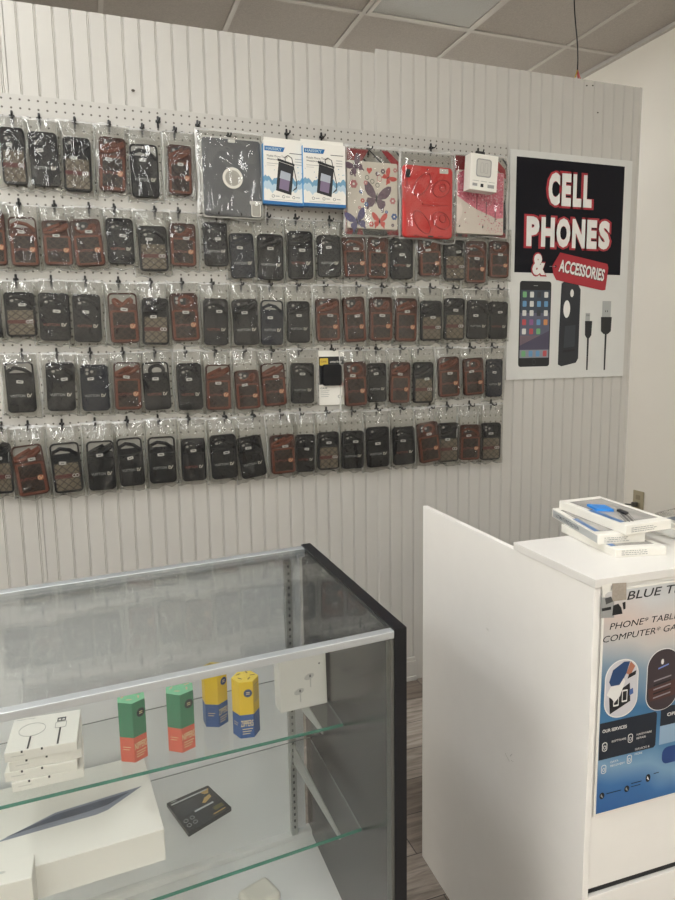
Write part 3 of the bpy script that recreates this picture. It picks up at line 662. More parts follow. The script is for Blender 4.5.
m.build('kickstand', sh, bevel=.001)
m = MB(); m.prism(rrect(-.097, -.078, .222, .252, .004), -.0190, -.0175, ink); m.prism(rrect(-.095, -.088, .19, .222, .002), -.0190, -.0175, redd); m.prism(rrect(-.005, .018, .015, .021, .002), -.0190, -.0175, ink)
for k in range(3):
    for x0 in (-.06, .04): m.prism(oval(x0 + k * .007, .020, .0018, .0018, 8), -.0190, -.0175, ink)
m.prism(oval(-.008, .255, .003, .003, 10), -.019, -.0175, ink)
m.build('port_openings', sh)
MB().prism(rrect(.042, .078, .245, .262, .002), -.0195, -.018, stickw).build('price_sticker', sh)

t, w_, h_ = flat_item('tablet_case', 'white tablet case with pink cherry blossom print in striped clear bag', 'tablet case', 1.365, 1.60, 1.786, 2.100, .0)
striped_back(t, .25, .312, 51)
sh = MB().prism(rrect(-.106, .100, .014, .245, .006), -.016, -.004, mat('printed_cream', (212, 200, 190), .4)).build('case_cover', t, bevel=.002)
m = MB(); pk = [mat('blossom_pink', (204, 112, 130), .5, var=.25, scale=200), mat('blossom_rose', (176, 76, 100), .5), mat('blossom_pale', (224, 170, 180), .5)]
m.flat([(-.104, .150), (-.07, .130), (-.04, .115), (-.02, .105), (.01, .095), (.04, .085), (.07, .075), (.098, .078), (.098, .243), (-.08, .243), (-.104, .225)], -.0162, pk[0])
rr = random.Random(9)
for k in range(520):
    u = rr.random(); x_ = -.100 + .195 * u; lo = .145 - .07 * u; z_ = lo + (.238 - lo) * rr.random() ** .8; r_ = rr.uniform(.002, .0042)
    m.flat(oval(x_, z_, r_, r_, 6), -.0164 - .00001 * (k % 20), rr.choice(pk))
for k in range(130):
    u = rr.random() ** .6; x_ = -.095 + .19 * u; z_ = .022 + (.12 - .055 * u) * rr.random(); r_ = rr.uniform(.001, .0032)
    if u > .5 or rr.random() < .3: m.flat(oval(x_, z_, r_, r_ * .8, 6), -.0165, rr.choice(pk[:2]))
for x_, z_ in ((-.020, .105), (.022, .085), (.062, .062)): m.box(x_ - .0015, x_ + .0015, -.0168, -.0166, z_, z_ + .05, mat('trunk_brown', (60, 38, 40), .5))
m.build('blossom_print', sh)

t = thing('charger_box', 'small white retail box with window hanging in front of the blossom tablet case', 'box', (1.418, YP - .075, 1.935), (0, math.radians(3), 0))
MB().box(-.058, .058, -.032, .012, 0, .128, cardw).build('carton', t, bevel=.0012)
m = MB(); m.ring(rrect(-.034, .030, .048, .112, .010), rrect(-.030, .026, .052, .108, .008), -.0328, -.032, cardgrey); m.flat(rrect(-.030, .026, .052, .108, .008), -.0324, mat('window_grey', (190, 188, 182), .25)); 
m.ring(rrect(-.016, -.003, .062, .098, .004), rrect(-.015, -.004, .063, .097, .003), -.0328, -.0324, cardgrey); m.ring(rrect(.002, .015, .062, .098, .004), rrect(.003, .014, .063, .097, .003), -.0328, -.0324, cardgrey)
for k in range(3): m.box(-.046 + .034 * k, -.020 + .034 * k, -.0324, -.032, .032, .0335, cardgrey)
m.box(-.046, -.026, -.0324, -.032, .014, .024, cardgrey); m.box(-.012, .000, -.0324, -.032, .012, .024, ink); m.box(.018, .046, -.0324, -.032, .012, .024, cardgrey)
m.build('box_print', t)
MB().prism(rrect(-.018, .022, .128, .150, .004), .006, .008, plastic).build('hang_tab', t)

# ------------------------------------------------------------------ CELL PHONES poster
PXc, PZb = (1.605 + 2.207) / 2, 1.2275
t = thing('wall_poster', 'large poster reading CELL PHONES & ACCESSORIES on the panelled wall', 'poster', (PXc, DW - .0045, PZb))
pw, ph = .301, .899
MB().box(-pw, pw, -.006, 0, 0, ph, mat('poster_board', (206, 206, 202), .4)).build('poster_board', t)
yb = -.0066
navyb = mat('poster_navy', (20, 20, 27), .5, spec=.15)
DX0, DX1, DZ0, DZ1 = 1.634 - PXc, 2.1665 - PXc, 1.658 - PZb, 2.101 - PZb
MB().flat([(DX0, DZ0), (DX1, DZ0), (DX1, DZ1), (DX0, DZ1)], yb, navyb).build('dark_panel', t)
def pp(px, py): q = on_y(px, py, DW - .011); return (q.x - PXc, q.z - PZb)
pred = mat('poster_red', (160, 30, 44), .4); pwht = mat('poster_white', (222, 220, 216), .4)
def headline(m, s, L, R, B, T_):
    n = len(s); tot = sum({'I': .5}.get(c, 1) for c in s); x = L; k = 0
    w = (R - L)
    wid = [({'C': 1.0, 'E': .85, 'L': .8, 'P': 1, 'H': 1.05, 'O': 1.1, 'N': 1.05, 'S': .95, 'A': 1.05, 'R': 1.0, 'I': .5}.get(c, 1)) for c in s]; tw = sum(wid)
    return [(c, L + w * sum(wid[:i]) / tw, w * wid[i] / tw) for i, c in enumerate(s)]
def big(s, L, R, B, T_, name):
    m = MB(); g_ = .008
    for c, x_, w_ in headline(m, s, L, R, B, T_):
        m.text(c, x_ - g_ + .001, B - g_, w_ + 2 * g_ - .002, (T_ - B) + 2 * g_, pred, yb - .0006 - .00002, .085)
    for i, (c, x_, w_) in enumerate(headline(m, s, L, R, B, T_)):
        m.text(c, x_ + .0045, B, w_ - .009, T_ - B, pwht, yb - .0010 - .00002 * i, .06)
    m.build(name, t)
a = pp(547, 205); b_ = pp(594, 177); big('CELL', a[0], b_[0] - .004, a[1], b_[1] + .004, 'headline_lettering')
a = pp(525, 246); b_ = pp(611, 222); big('PHONES', a[0], b_[0], a[1], b_[1] + .003, 'headline_lettering')
m = MB(); a = pp(532, 275); b_ = pp(546, 254); m.text('&', a[0] - .006, a[1] - .006, b_[0] - a[0] + .012, b_[1] - a[1] + .012, pred, yb - .0008, .09); m.text('&', a[0], a[1], b_[0] - a[0], b_[1] - a[1], pwht, yb - .0012, .05); m.build('ampersand', t)
m = MB(); P = [pp(x_, y_) for x_, y_ in ((552, 266), (560, 252.5), (607, 264), (608, 268), (605, 290), (602, 290.5), (556, 280), (553, 274))]
m.prism(P, yb - .002, yb - .0012, pred); c_ = pp(555.2, 266.5); m.prism(oval(c_[0], c_[1], .004, .005, 10), yb - .0026, yb - .002, navyb)
a = pp(558, 271.5); b_ = pp(603, 281.5); ang = math.atan2(b_[1] - a[1], b_[0] - a[0]); ln = math.hypot(b_[0] - a[0], b_[1] - a[1])
m.text('ACCESSORIES', a[0] - .001, a[1] - .002, ln, .052, mat('tag_shadow', (60, 16, 24), .5), yb - .0022, .07, 0, ang); m.text('ACCESSORIES', a[0], a[1], ln, .050, pwht, yb - .0026, .03, 0, ang)
m.tube([(P[0][0] - .012, yb - .001, P[0][1] - .002), (P[0][0], yb - .001, P[0][1] - .002), (c_[0], yb - .0026, c_[1])], .001, mat('string_grey', (150, 150, 150), .6), 5)
m.build('price_tag_picture', t)
# phone picture
a = pp(518, 367); b_ = pp(551.5, 281.5); L_, R_, B_, T_ = a[0], b_[0], a[1], b_[1]
m = MB(); m.flat(rrect(L_, R_, B_, T_, .012), yb, ink)
scr = [mat('screen_top', (52, 62, 74), .4), mat('screen_mid', (84, 86, 104), .4), mat('screen_low', (104, 88, 98), .4)]
sL, sR, sB, sT = L_ + .005, R_ - .005, B_ + .036, T_ - .036
for k in range(3):
    z0 = sB + (sT - sB) * (2 - k) / 3; m.flat([(sL, z0), (sR, z0), (sR, z0 + (sT - sB) / 3), (sL, z0 + (sT - sB) / 3)], yb - .0003, scr[k])
m.flat([(sL, sB + .05), (sR, sB + .11), (sR, sB + .03), (sL, sB + .03)], yb - .0004, mat('screen_ridge', (70, 66, 86), .4))
ic = [mat('icon_%s' % n, c, .4) for n, c in (('green', (104, 160, 110)), ('blue', (92, 140, 180)), ('pale', (200, 200, 196)), ('red', (176, 74, 78)), ('dark', (48, 50, 58)), ('purple', (130, 84, 130)), ('orange', (196, 130, 80)))]
rr = random.Random(2); order = [0, 2, 4, 2, 1, 2, 1, 1, 2, 2, 4, 2, 3, 5, 1, 6, 2, 3, 0]
for k, ci in enumerate(order):
    r_, c_ = divmod(k, 4); cx = sL + (sR - sL) * (c_ + .55) / 4.1; cz = sT - .018 - r_ * .037
    m.flat(rrect(cx - .0095, cx + .0095, cz - .0115, cz + .0115, .003, 2), yb - .0006, ic[ci])
m.flat([(sL, sB), (sR, sB), (sR, sB + .033), (sL, sB + .033)], yb - .0005, mat('dock_grey', (130, 132, 140), .4))
for c_, ci in enumerate((0, 1, 1, 3)):
    cx = sL + (sR - sL) * (c_ + .55) / 4.1; m.flat(rrect(cx - .0095, cx + .0095, sB + .005, sB + .029, .003, 2), yb - .0008, ic[ci])
m.ring(oval((L_ + R_) / 2, B_ + .018, .009, .011, 18), oval((L_ + R_) / 2, B_ + .018, .008, .0098, 18), yb - .0004, yb - .0002, mat('button_grey', (60, 60, 66), .4))
m.box((L_ + R_) / 2 - .01, (L_ + R_) / 2 + .01, yb - .0004, yb - .0002, T_ - .019, T_ - .017, cardgrey)
m.build('phone_picture', t)
# case picture
a = pp(557, 366); b_ = pp(581, 281); L_, R_, B_, T_ = a[0], b_[0], a[1], b_[1]
m = MB(); m.flat([(L_ + .004, B_ + .006), (L_ + .022, B_ - .002), (R_ - .012, B_ + .012), (R_ - .001, B_ + .03), (R_, T_ - .035), (R_ - .018, T_ - .008), (L_ + .035, T_ + .004), (L_ + .010, T_ - .012), (L_ + .005, B_ + .15)], yb, mat('case_picture_dark', (26, 30, 38), .45))
m.flat([(L_ + .030, B_ + .075), (R_ - .022, B_ + .080), (R_ - .020, B_ + .17), (L_ + .034, B_ + .165)], yb - .0003, mat('case_picture_inner', (46, 50, 58), .45)); m.flat([(L_ + .026, B_ + .055), (R_ - .020, B_ + .062), (R_ - .020, B_ + .07), (L_ + .026, B_ + .064)], yb - .0003, mat('case_picture_groove', (14, 16, 22), .45))
m.flat(oval(L_ + .040, B_ + .235, .017, .036, 20), yb - .0004, pwht); m.flat(oval(L_ + .064, B_ + .30, .009, .016, 14), yb - .0004, pwht)
m.build('phone_case_picture', t)
# cables
m = MB(); steel = mat('plug_steel', (160, 162, 160), .4)
for (xa, ya, xb, yb_, hx0, hx1, hy0, hy1) in ((585, 313, 591.5, 332, 585.6, 589.8, 313, 321), (601, 301, 611, 328, 602.5, 610.5, 301, 317)):
    c0 = pp(xa, hy1); c1 = pp(xb, yb_ + 6); m.flat([(c0[0], c0[1]), (c1[0], c0[1]), (c1[0] - .002, c1[1] + .012), (c1[0] - (c1[0] - c0[0]) * .3, c1[1]), (c0[0] + (c1[0] - c0[0]) * .3, c1[1]), (c0[0] + .002, c1[1] + .012)], yb - .0003, ink)
    s0 = pp(hx0, hy0); s1 = pp(hx1, hy1); m.flat([(s0[0], s1[1]), (s1[0], s1[1]), (s1[0], s0[1]), (s0[0], s0[1])], yb - .0002, steel); mx_ = (s0[0] + s1[0]) / 2
    for sx_ in (-.006, .004): m.flat([(mx_ + sx_, s1[1] + .02), (mx_ + sx_ + .003, s1[1] + .02), (mx_ + sx_ + .003, s1[1] + .028), (mx_ + sx_, s1[1] + .028)], yb - .0004, ink)
    e = pp((xa + xb) / 2 - 1, 370); cm = (c0[0] + c1[0]) / 2
    m.flat([(cm - .005, c1[1] + .004), (cm + .005, c1[1] + .004), (cm + .004, e[1]), (cm - .004, e[1])], yb - .0002, ink)
m.build('cable_picture', t)

# ------------------------------------------------------------------ outlet on the right wall
t = thing('wall_outlet', 'beige electrical outlet plate low on the right wall with a plug in it', 'outlet', (XR, 3.052, .46), (0, 0, math.radians(90)))
beige = mat('beige_plate', (176, 166, 140), .4)
MB().prism(rrect(-.04, .04, -.06, .06, .004), .0, .006, beige).build('cover_plate', t, bevel=.001)
m = MB(); m.prism(rrect(-.016, .016, .008, .036, .006), .006, .008, mat('beige_socket', (150, 140, 116), .4)); m.prism(rrect(-.016, .016, -.036, -.008, .006), .006, .008, mat('beige_socket', (150, 140, 116), .4)); m.build('socket', t)
c = thing('power_cord', 'dark grey power cord plugged into the beige wall outlet', 'cable', (XR - .008, 3.06, .44))
cg = mat('grey_cord', (88, 84, 78), .5)
MB().box(-.03, 0, -.012, .012, -.014, .014, cg).build('plug', c, bevel=.004)
MB().tube([(-.03, 0, 0), (-.07, .01, .004), (-.10, .05, -.02), (-.09, .085, -.09), (-.06, .10, -.2), (-.05, .10, -.438)], .0045, cg, 8).build('cord', c, smooth=True)

# ------------------------------------------------------------------ display case
CR, CRr = Vector((.4273, .8857, 0)), Vector((.4320, 1.3742, 0)); uf = Vector((-math.cos(math.radians(4.46)), -math.sin(math.radians(4.46)), 0)); ur = Vector((-math.cos(math.radians(5.3)), -math.sin(math.radians(5.3)), 0))
LEN = 1.75; HS = .94
def S(a, d, z=0, off=0):
    """a metres left of the right end, d 0 front .. 1 back"""
    p = (CR + uf * a) * (1 - d) + (CRr + ur * a) * d; return Vector((p.x, p.y, z))
def slab(mb, a0, a1, d0, d1, z0, z1, m):
    c = [(a0, d0), (a1, d0), (a1, d1), (a0, d1)]
    return mb.hexa([S(a, d, z0) - O for a, d in c], [S(a, d, z1) - O for a, d in c], m)
O = S(LEN / 2, .5, 0)
dc = thing('display_case', 'long glass display case with black end panel and aluminium rails', 'display case', tuple(O))
endm = mat('black_gloss_laminate', (15, 15, 16), .25, spec=.6, var=.1, scale=6)
doorm = mat('frosted_back_panel', (226, 227, 228), .4, var=.01)
deckm = mat('white_deck', (232, 231, 229), .35, var=.015)
for a0, a1 in ((0, .020), (LEN - .02, LEN)):
    m = MB(); slab(m, a0, a1, 0, 1, 0, HS, endm)
    e = m.build('end_panel', dc, bevel=.0008)
    m = MB(); k0, k1 = (a0 - .0006, a1 + .0006); slab(m, k0, k1, -.003, 1.002, HS - .0006, HS + .002, black); slab(m, k0, k1, -.004, .0, 0, HS + .002, black); m.build('edge_banding', e)
m = MB(); slab(m, .020, .026, .0, .035, .08, HS - .01, mat('channel_grey', (110, 110, 106), .4, metal=.5)); m.build('glass_channel', dc)
m = MB(); slab(m, .02, LEN - .02, .01, .99, .05, .262, white); m.build('base_cabinet', dc)
m = MB(); slab(m, .02, LEN - .02, .01, .985, .262, .270, deckm); m.build('deck', dc)
m = MB(); slab(m, .02, LEN - .02, .935, .985, .270, .283, deckm); m.build('rear_sill', dc, bevel=.002)
m = MB(); slab(m, .018, LEN - .018, -.002, .030, HS - .0125, HS - .001, alu); m.build('front_rail', dc, bevel=.001)
m = MB(); slab(m, .018, LEN - .018, .955, 1.0, HS - .020, HS - .001, alu); m.build('rear_rail', dc, bevel=.001)
m = MB(); slab(m, .018, LEN - .018, .030, .957, HS - .008, HS - .002, dusty); m.build('top_glass', dc)
m = MB(); slab(m, .022, LEN - .022, .008, .018, .12, HS - .013, glass); m.build('front_glass', dc)
m = MB(); slab(m, .030, .030 + .9, .972, .978, .283, HS - .02, doorm); d1 = m.build('sliding_door', dc)
m = MB(); slab(m, .84, LEN - .02, .984, .99, .283, HS - .02, doorm); m.build('sliding_door', dc)
# slotted uprights with brackets
def on_deck(px, py, z): return on_z(px, py, z)
# glass shelves: front and rear lines in world space
for zt, dfr, lbl in ((.6630, 1.1203, 'upper'), (.5112, 1.0297, 'lower')):
    d0 = (dfr - .8857) / .4885; d1_ = .93
    yw = math.radians(2.6 if lbl == 'upper' else 4.7); fd = Vector((-math.cos(yw), -math.sin(yw), 0)); f0 = S(.021, d0); f1 = f0 + fd * (LEN - .043)
    r0 = S(.021, d1_); r1 = S(LEN - .022, d1_); up = Vector((0, 0, 1)); bk = Vector((0, .0015, 0))
    m = MB(); Q4 = [f0 - O, f1 - O, r1 - O, r0 - O]; m.hexa([q + up * (zt - .006) for q in Q4], [q + up * zt for q in Q4], glass)
    sh = m.build('glass_shelf', dc)
    m = MB(); Q4 = [f0 - O - bk, f1 - O - bk, f1 - O, f0 - O]; m.hexa([q + up * (zt - .0056) for q in Q4], [q + up * (zt - .0002) for q in Q4], glassedge); m.build('polished_edge', sh)
    m = MB(); Q4 = [r0 - O, r1 - O, r1 - O + bk, r0 - O + bk]; m.hexa([q + up * (zt - .0022) for q in Q4], [q + up * (zt - .0006) for q in Q4], mat('rear_edge_grey', (128, 134, 130), .3)); m.build('rear_edge', sh)
    ab = [.058, .85, LEN - .06]
    for a in ab:
        m = MB(); th_ = .003
        c = [(d1_ + .01, zt - .008), (d0 + .02, zt - .008), (d0 + .02, zt - .018), (d1_ + .01, zt - .055)]
        m.hexa([S(a, d, z) - O for d, z in c], [S(a + th_, d, z) - O for d, z in c], metal); m.build('shelf_bracket', dc, bevel=.0008)
for a in (.054, .846, LEN - .064):
    m = MB(); slab(m, a, a + .014, .935, .968, .283, HS - .022, metal)
    for k in range(40): slab(m, a + .005, a + .009, .9335, .9352, .30 + k * .0155, .306 + k * .0155, mat('slot_dark', (60, 60, 62), .6))
    m.build('slotted_upright', dc)

# ------------------------------------------------------------------ things in the display case
def box_on(name, label, cat, pts_front, z0, z1, depth_pts, m, group=None): ...
# hexagonal cartons
def hexbox(px0, px1, py_b, z0, z1, colors, label, face, rot, txt):
    y = on_z((px0 + px1) / 2, py_b, z0); k = (px1 - px0) / 2 / F * (FW.dot(Vector((y.x, y.y, z0 - CH))))
    R = k / math.cos(math.radians(8)); c = Vector((y.x, y.y + R * .9, z0))
    t = thing('earbud_carton', label, 'box', tuple(c), (0, 0, rot), group='six-sided earbud cartons on the glass shelf')
    H = z1 - z0; up, low, cap = colors; hc = H * .42; n = 6
    P = [(R * math.cos(math.radians(60 * i - 120)), R * math.sin(math.radians(60 * i - 120))) for i in range(6)]
    m = MB()
    vs = [(x, y_, z) for z in (0, hc, H) for x, y_ in P]; fl = []; fu = []
    m.add(vs[:12], [(i, (i + 1) % 6, 6 + (i + 1) % 6, 6 + i) for i in range(6)] + [(5, 4, 3, 2, 1, 0)], low)
    m.add(vs[6:], [(i, (i + 1) % 6, 6 + (i + 1) % 6, 6 + i) for i in range(6)], up)
    m.add([(x, y_, H) for x, y_ in P] + [(0, 0, H + .003)], [(i, (i + 1) % 6, 6) for i in range(6)], cap)
    m.build('carton', t, bevel=.0006)
    ap = R * math.cos(math.radians(30)); m = MB(); cream = mat('cream_print', (222, 204, 160), .5); dk = mat('badge_dark', (34, 46, 48), .5) if face == 'g' else mat('badge_blue', (32, 62, 110), .5)
    def fc(i): return Matrix.Rotation(math.radians(60 * i), 4, 'Z') @ Matrix.Translation((0, -ap - .0003, 0))
    s = R / 2
    # front face (i=0) and right neighbour (i=1)
    m.M = fc(0); m.text(txt, -s * .92, hc * .50, s * 1.84, hc * .27, cream, 0, .015)
    for q in range(3): m.box(-s * .7, s * (.8 - .2 * q), -.0001, .0001, hc * (.38 - .1 * q), hc * (.40 - .1 * q) + .0004, cream)
    m.M = fc(0); m.flat(oval(s * .25, H * .80, s * .62, s * .62, 18), -.0001, dk)
    for q in (-1, 1): m.box(s * .0, s * .5, -.0003, -.0001, H * .80 + q * s * .12 - .0006, H * .80 + q * s * .12 + .0006, cream)
    m.M = fc(1)
    for q in range(6): m.box(-s * .7, s * .7, -.0001, .0001, H * .9 - q * .006, H * .9 - q * .006 + .001, dk)
    m.M = fc(-1); m.box(-s * .6, s * .5, -.0001, .0001, hc * .6, hc * .62, cream); m.box(-s * .6, s * .3, -.0001, .0001, hc * .5, hc * .52, cream)
    m.M = Matrix(); pat = mat('lid_pattern_' + face, (214, 170, 150) if face == 'g' else (120, 92, 30), .5)
    rr = random.Random(px0)
    for q in range(5):
        a = q * 1.3; m.M = Matrix.Translation((R * .55 * math.cos(a), R * .55 * math.sin(a), H + .0022)) @ Matrix.Rotation(math.radians(-90), 4, 'X') @ Matrix.Rotation(a, 4, 'Y')
        m.flat(oval(0, 0, .0055, .0016, 10), 0, pat)
    m.build('carton_print', t)
green = mat('carton_green', (62, 128, 96), .45); orange = mat('carton_orange', (206, 96, 74), .45); mint = mat('carton_mint', (124, 190, 150), .45)
yel = mat('carton_yellow', (226, 190, 34), .45); cblue = mat('carton_blue', (36, 84, 146), .45); yel2 = mat('carton_lid_yellow', (232, 204, 80), .45)
ZU, ZL = .6632, .5114
hexbox(120.5, 150, 762, ZU, ZU + .108, (green, orange, mint), 'green and orange six-sided earbud carton, leftmost on the upper shelf', 'g', math.radians(30), 'NIPPERS')
hexbox(169, 199, 752, ZU, ZU + .108, (green, orange, mint), 'green and orange six-sided earbud carton beside the yellow ones', 'g', math.radians(24), 'NIPPERS')
hexbox(205, 231, 727, ZU, ZU + .108, (yel, cblue, yel2), 'yellow and blue six-sided earbud carton set further back', 'y', math.radians(34), 'ZIPPERS')
hexbox(236, 263, 738, ZU, ZU + .108, (yel, cblue, yel2), 'yellow and blue six-sided earbud carton nearest the white square box', 'y', math.radians(-8), 'ZIPPERS')

# white square earphone box standing on the upper shelf
a = on_z(281, 713.5, ZU); b_ = on_z(327.5, 702.8, ZU); ang = math.atan2(b_.y - a.y, b_.x - a.x); wbx = (b_ - a).length
t = thing('earphone_box', 'square white box printed with two earbuds, standing on the upper shelf', 'box', tuple((a + b_) / 2), (math.radians(-3), 0, ang))
MB().box(-wbx / 2, wbx / 2, 0, .036, 0, .103, cardw).build('carton', t, bevel=.0012)
m = MB(); gp = mat('emboss_grey', (196, 194, 188), .4); gd = mat('emboss_dark', (110, 110, 108), .5)
for cx, cz, r in ((-.010, .036, 0), (.012, .062, 0)):
    m.flat(oval(cx, cz, .0105, .006, 18, .3), -.0005, gp); m.flat(oval(cx + .002, cz + .001, .002, .0032, 10), -.0008, gd); m.flat([(cx + .001, cz - .004), (cx + .004, cz - .004), (cx + .0035, cz - .022), (cx + .001, cz - .022)], -.0006, gp)
m.flat(oval(.034, .085, .0018, .002, 10), -.0005, gd); m.build('earbud_print', t)

# stack of four white charger boxes
c0 = [(x * 1.026, y * 1.026) for x, y in ((-.164, 1.0965), (-.056, 1.090), (-.0445, 1.1958), (-.1545, 1.2079))]
cc = Vector((sum(p[0] for p in c0) / 4, sum(p[1] for p in c0) / 4, 0))
hb = .0166
lev = ['bottom of', 'second from bottom of', 'third from bottom of', 'topmost of']
for k in range(4):
    t = thing('charger_box', f'flat white square charger box, {lev[k]} the stack on the upper glass shelf', 'box', (cc.x + [.004, -.002, .003, 0][k], cc.y + [-.003, -.001, .002, 0][k], ZU + k * hb), (0, 0, math.radians([2, -2, 1, -2][k] - 1)), group='stacked white charger boxes')
    MB().box(-.0545, .0545, -.0535, .0535, 0, hb - .0003, cardw).build('carton', t, bevel=.0012)
    m = MB()
    m.box(.000, .003, -.0541, -.0534, hb - .004, hb - .0003, ink); m.box(-.030, -.027, -.0541, -.0534, hb - .0038, hb - .0003, ink); m.box(-.045, -.025, -.0539, -.0534, .008, .009, gp)
    if k == 3:
        m.M = Matrix.Translation((0, 0, hb)) @ Matrix.Rotation(math.radians(-90), 4, 'X')
        m.ring(oval(-.020, -.012 + .02, .021, .021, 30), oval(-.020, -.012 + .02, .0205, .0205, 30), -.0003, 0, gd); m.flat([(-.0215, -.022 + .008), (-.0185, -.022 + .008), (-.0185, -.052), (-.0215, -.052)], -.0004, ink)
        m.ring(rrect(.016, .034, .000, .020, .003), rrect(.0167, .0333, .0007, .0193, .0025), -.0003, 0, gd); m.flat([(.018, .021), (.032, .021), (.032, .034), (.018, .034)], -.0003, mat('plug_dark', (60, 62, 66), .5)); m.flat([(.020, .024), (.024, .024), (.024, .029), (.020, .029)], -.0005, cardw); m.flat([(.026, .024), (.030, .024), (.030, .029), (.026, .029)], -.0005, cardw)
        m.flat([(.0235, .000), (.0265, .000), (.0265, -.052), (.0235, -.052)], -.0004, ink)
        m.text('MagSafe Charger', -.048, .044, .03, .004, gd, -.0003)
    m.build('box_print', t)

# big white laptop box on the lower shelf
m = None
fl, fr_ = Vector((-.1235, 1.0605, 0)), Vector((.0714, 1.0745, 0)); d_ = (fr_ - fl).normalized(); nrm = Vector((-d_.y, d_.x, 0)); lenb = .33
t = thing('laptop_box', 'large flat white box with a dark tablet pictured on top, lower shelf', 'box', tuple(fr_ - d_ * lenb / 2 + Vector((0, 0, ZL))), (0, 0, math.atan2(d_.y, d_.x)))
MB().box(-lenb / 2, lenb / 2, 0, .235, 0, .058, cardw).build('carton', t, bevel=.0015)
m = MB(Matrix.Translation((0, 0, .058)) @ Matrix.Rotation(math.radians(-90), 4, 'X'))
Minv = Matrix.Translation(t.location) @ Matrix.Rotation(t.rotation_euler.z, 4, 'Z'); Minv.invert()
def bt_(px, py): q = Minv @ on_z(px, py, ZL + .058); return (q.x, q.y)
E_ = [bt_(*p) for p in ((-8, 845), (55, 813), (142, 786), (108, 810), (96, 815), (0, 842))]
SC = [bt_(*p) for p in ((5, 838), (56, 815), (130, 792), (108, 805), (88, 812), (40, 826))]
m.flat(E_, -.0004, mat('device_edge', (128, 134, 148), .4)); m.flat(SC, -.0008, mat('device_screen', (58, 66, 82), .35, var=.4, scale=30))
m.build('tablet_picture', t)
# small white box in the front left
t = thing('accessory_box', 'small plain white carton in front of the large laptop box', 'box', tuple(Vector((-.160, 1.010 + .028, ZL))), (0, 0, math.radians(0)))
MB().box(-.036, .034, -.026, .026, 0, .078, cardw).build('carton', t, bevel=.0015)
MB(Matrix.Translation((-.0, -.0, .078)) @ Matrix.Rotation(math.radians(-90), 4, 'X')).flat(oval(-.01, 0, .006, .003), -.0003, gp).build('box_print', t)

# black card pack on the lower shelf
t = thing('black_package', 'flat black package with gold and grey print lying on the lower glass shelf', 'package', (.1425, 1.193, ZL), (0, 0, 0))
Q = [Vector(on_z(px, py, ZL + .009)) - Vector((.1425, 1.193, ZL + .009)) for px, py in ((166.5, 803), (188.5, 833), (231.5, 807), (208, 785))]
MB().hexa([(q.x, q.y, 0.0005) for q in Q], [(q.x, q.y, .009) for q in Q], mat('pack_black', (40, 43, 46), .35)).build('pack_body', t, bevel=.001)
def pq(u, v): a_ = Q[0].lerp(Q[3], u); b_ = Q[1].lerp(Q[2], u); q = a_.lerp(b_, v); return (q.x, q.y, .0094)
m = MB(); gold = mat('gold_print', (176, 146, 90), .4); lg = mat('grey_print', (176, 180, 182), .4)
def bar(u0, v0, u1, v1, w, c): m.add([pq(u0, v0), pq(u1, v1), pq(u1, v1 + w), pq(u0, v0 + w)], [(0, 1, 2, 3)], c)
bar(.05, .10, .9, .10, .04, lg); bar(.08, .04, .2, .04, .02, lg)
for k in range(6): bar(.10, .22 + k * .06, .52 - .03 * (k % 3), .22 + k * .06, .015, mat('dim_print', (84, 90, 94), .4))
m.add([pq(.72, .14), pq(.95, .10), pq(.86, .26), pq(.78, .24)], [(0, 1, 2, 3)], gold); m.add([pq(.60, .46), pq(.72, .34), pq(.86, .30), pq(.86, .40), pq(.66, .50)], [(0, 1, 2, 3, 4)], gold)
bar(.36, .56, .80, .56, .05, lg); bar(.70, .72, .92, .72, .12, mat('olive_print', (96, 92, 56), .4)); bar(.62, .90, .90, .90, .03, gold)
for u, v in ((.10, .70), (.24, .70), (.10, .84), (.24, .84)):
    P = [pq(u + .045 * math.cos(k * .785), v + .045 * math.sin(k * .785)) for k in range(8)]; m.tube(P + [P[0]], .0004, lg, 4)
m.build('pack_print', t)
# white rounded gadget on the deck
q = on_z(266, 900, .27); t = thing('white_adapter', 'rounded white plastic adapter lying on the case floor, cut by the frame edge', 'adapter', (q.x, q.y, .2702), (0, 0, .35))
MB().box(-.050, .020, -.03, .03, 0, .030, mat('white_plastic', (228, 224, 212), .3)).build('adapter_body', t, bevel=.011, seg=4)
m = MB(); m.box(-.062, -.050, -.010, -.006, .012, .020, metal); m.box(-.062, -.050, .006, .010, .012, .020, metal); m.build('plug_prong', t)

# ------------------------------------------------------------------ counter
KX, KY0, KY1 = .765, .850, 1.488
t = thing('shop_counter', 'white laminate shop counter with a raised front shelf and business poster', 'counter', (.766, 1.488, 0), (0, 0, math.radians(-1.6)))
O = Vector((.766, 1.488, 0)); KR = 1.98
KX = .766
def kb(x0, x1, y0, y1, z0, z1, m, name, bev=.0008):
    return MB().box(x0 - O.x, x1 - O.x, y0 - O.y, y1 - O.y, z0, z1, m).build(name, t, bevel=bev)
kb(KX, KX + .0125, KY0, KY1, 0, .970, white, 'side_panel'); kb(KR - .019, KR, KY0, KY1, 0, .967, white, 'side_panel')
kb(KX - .0015, KR + .004, .848, 1.083, .9705, .985, topwhite, 'counter_top')
kb(KX + .0125, KR - .019, .852, .870, .420, .970, white, 'front_panel')
kb(KX + .0125, KR - .019, .860, .872, .403, .420, blackgap, 'black_reveal', 0)
kb(KX + .0125, KR - .019, .852, .870, .06, .403, white, 'lower_panel')
kb(KX + .0125, KR - .019, 1.045, 1.063, .73, .967, white, 'shelf_back_panel')
kb(KX + .0125, KR - .019, .870, 1.48, .70, .73, white, 'desk_top')
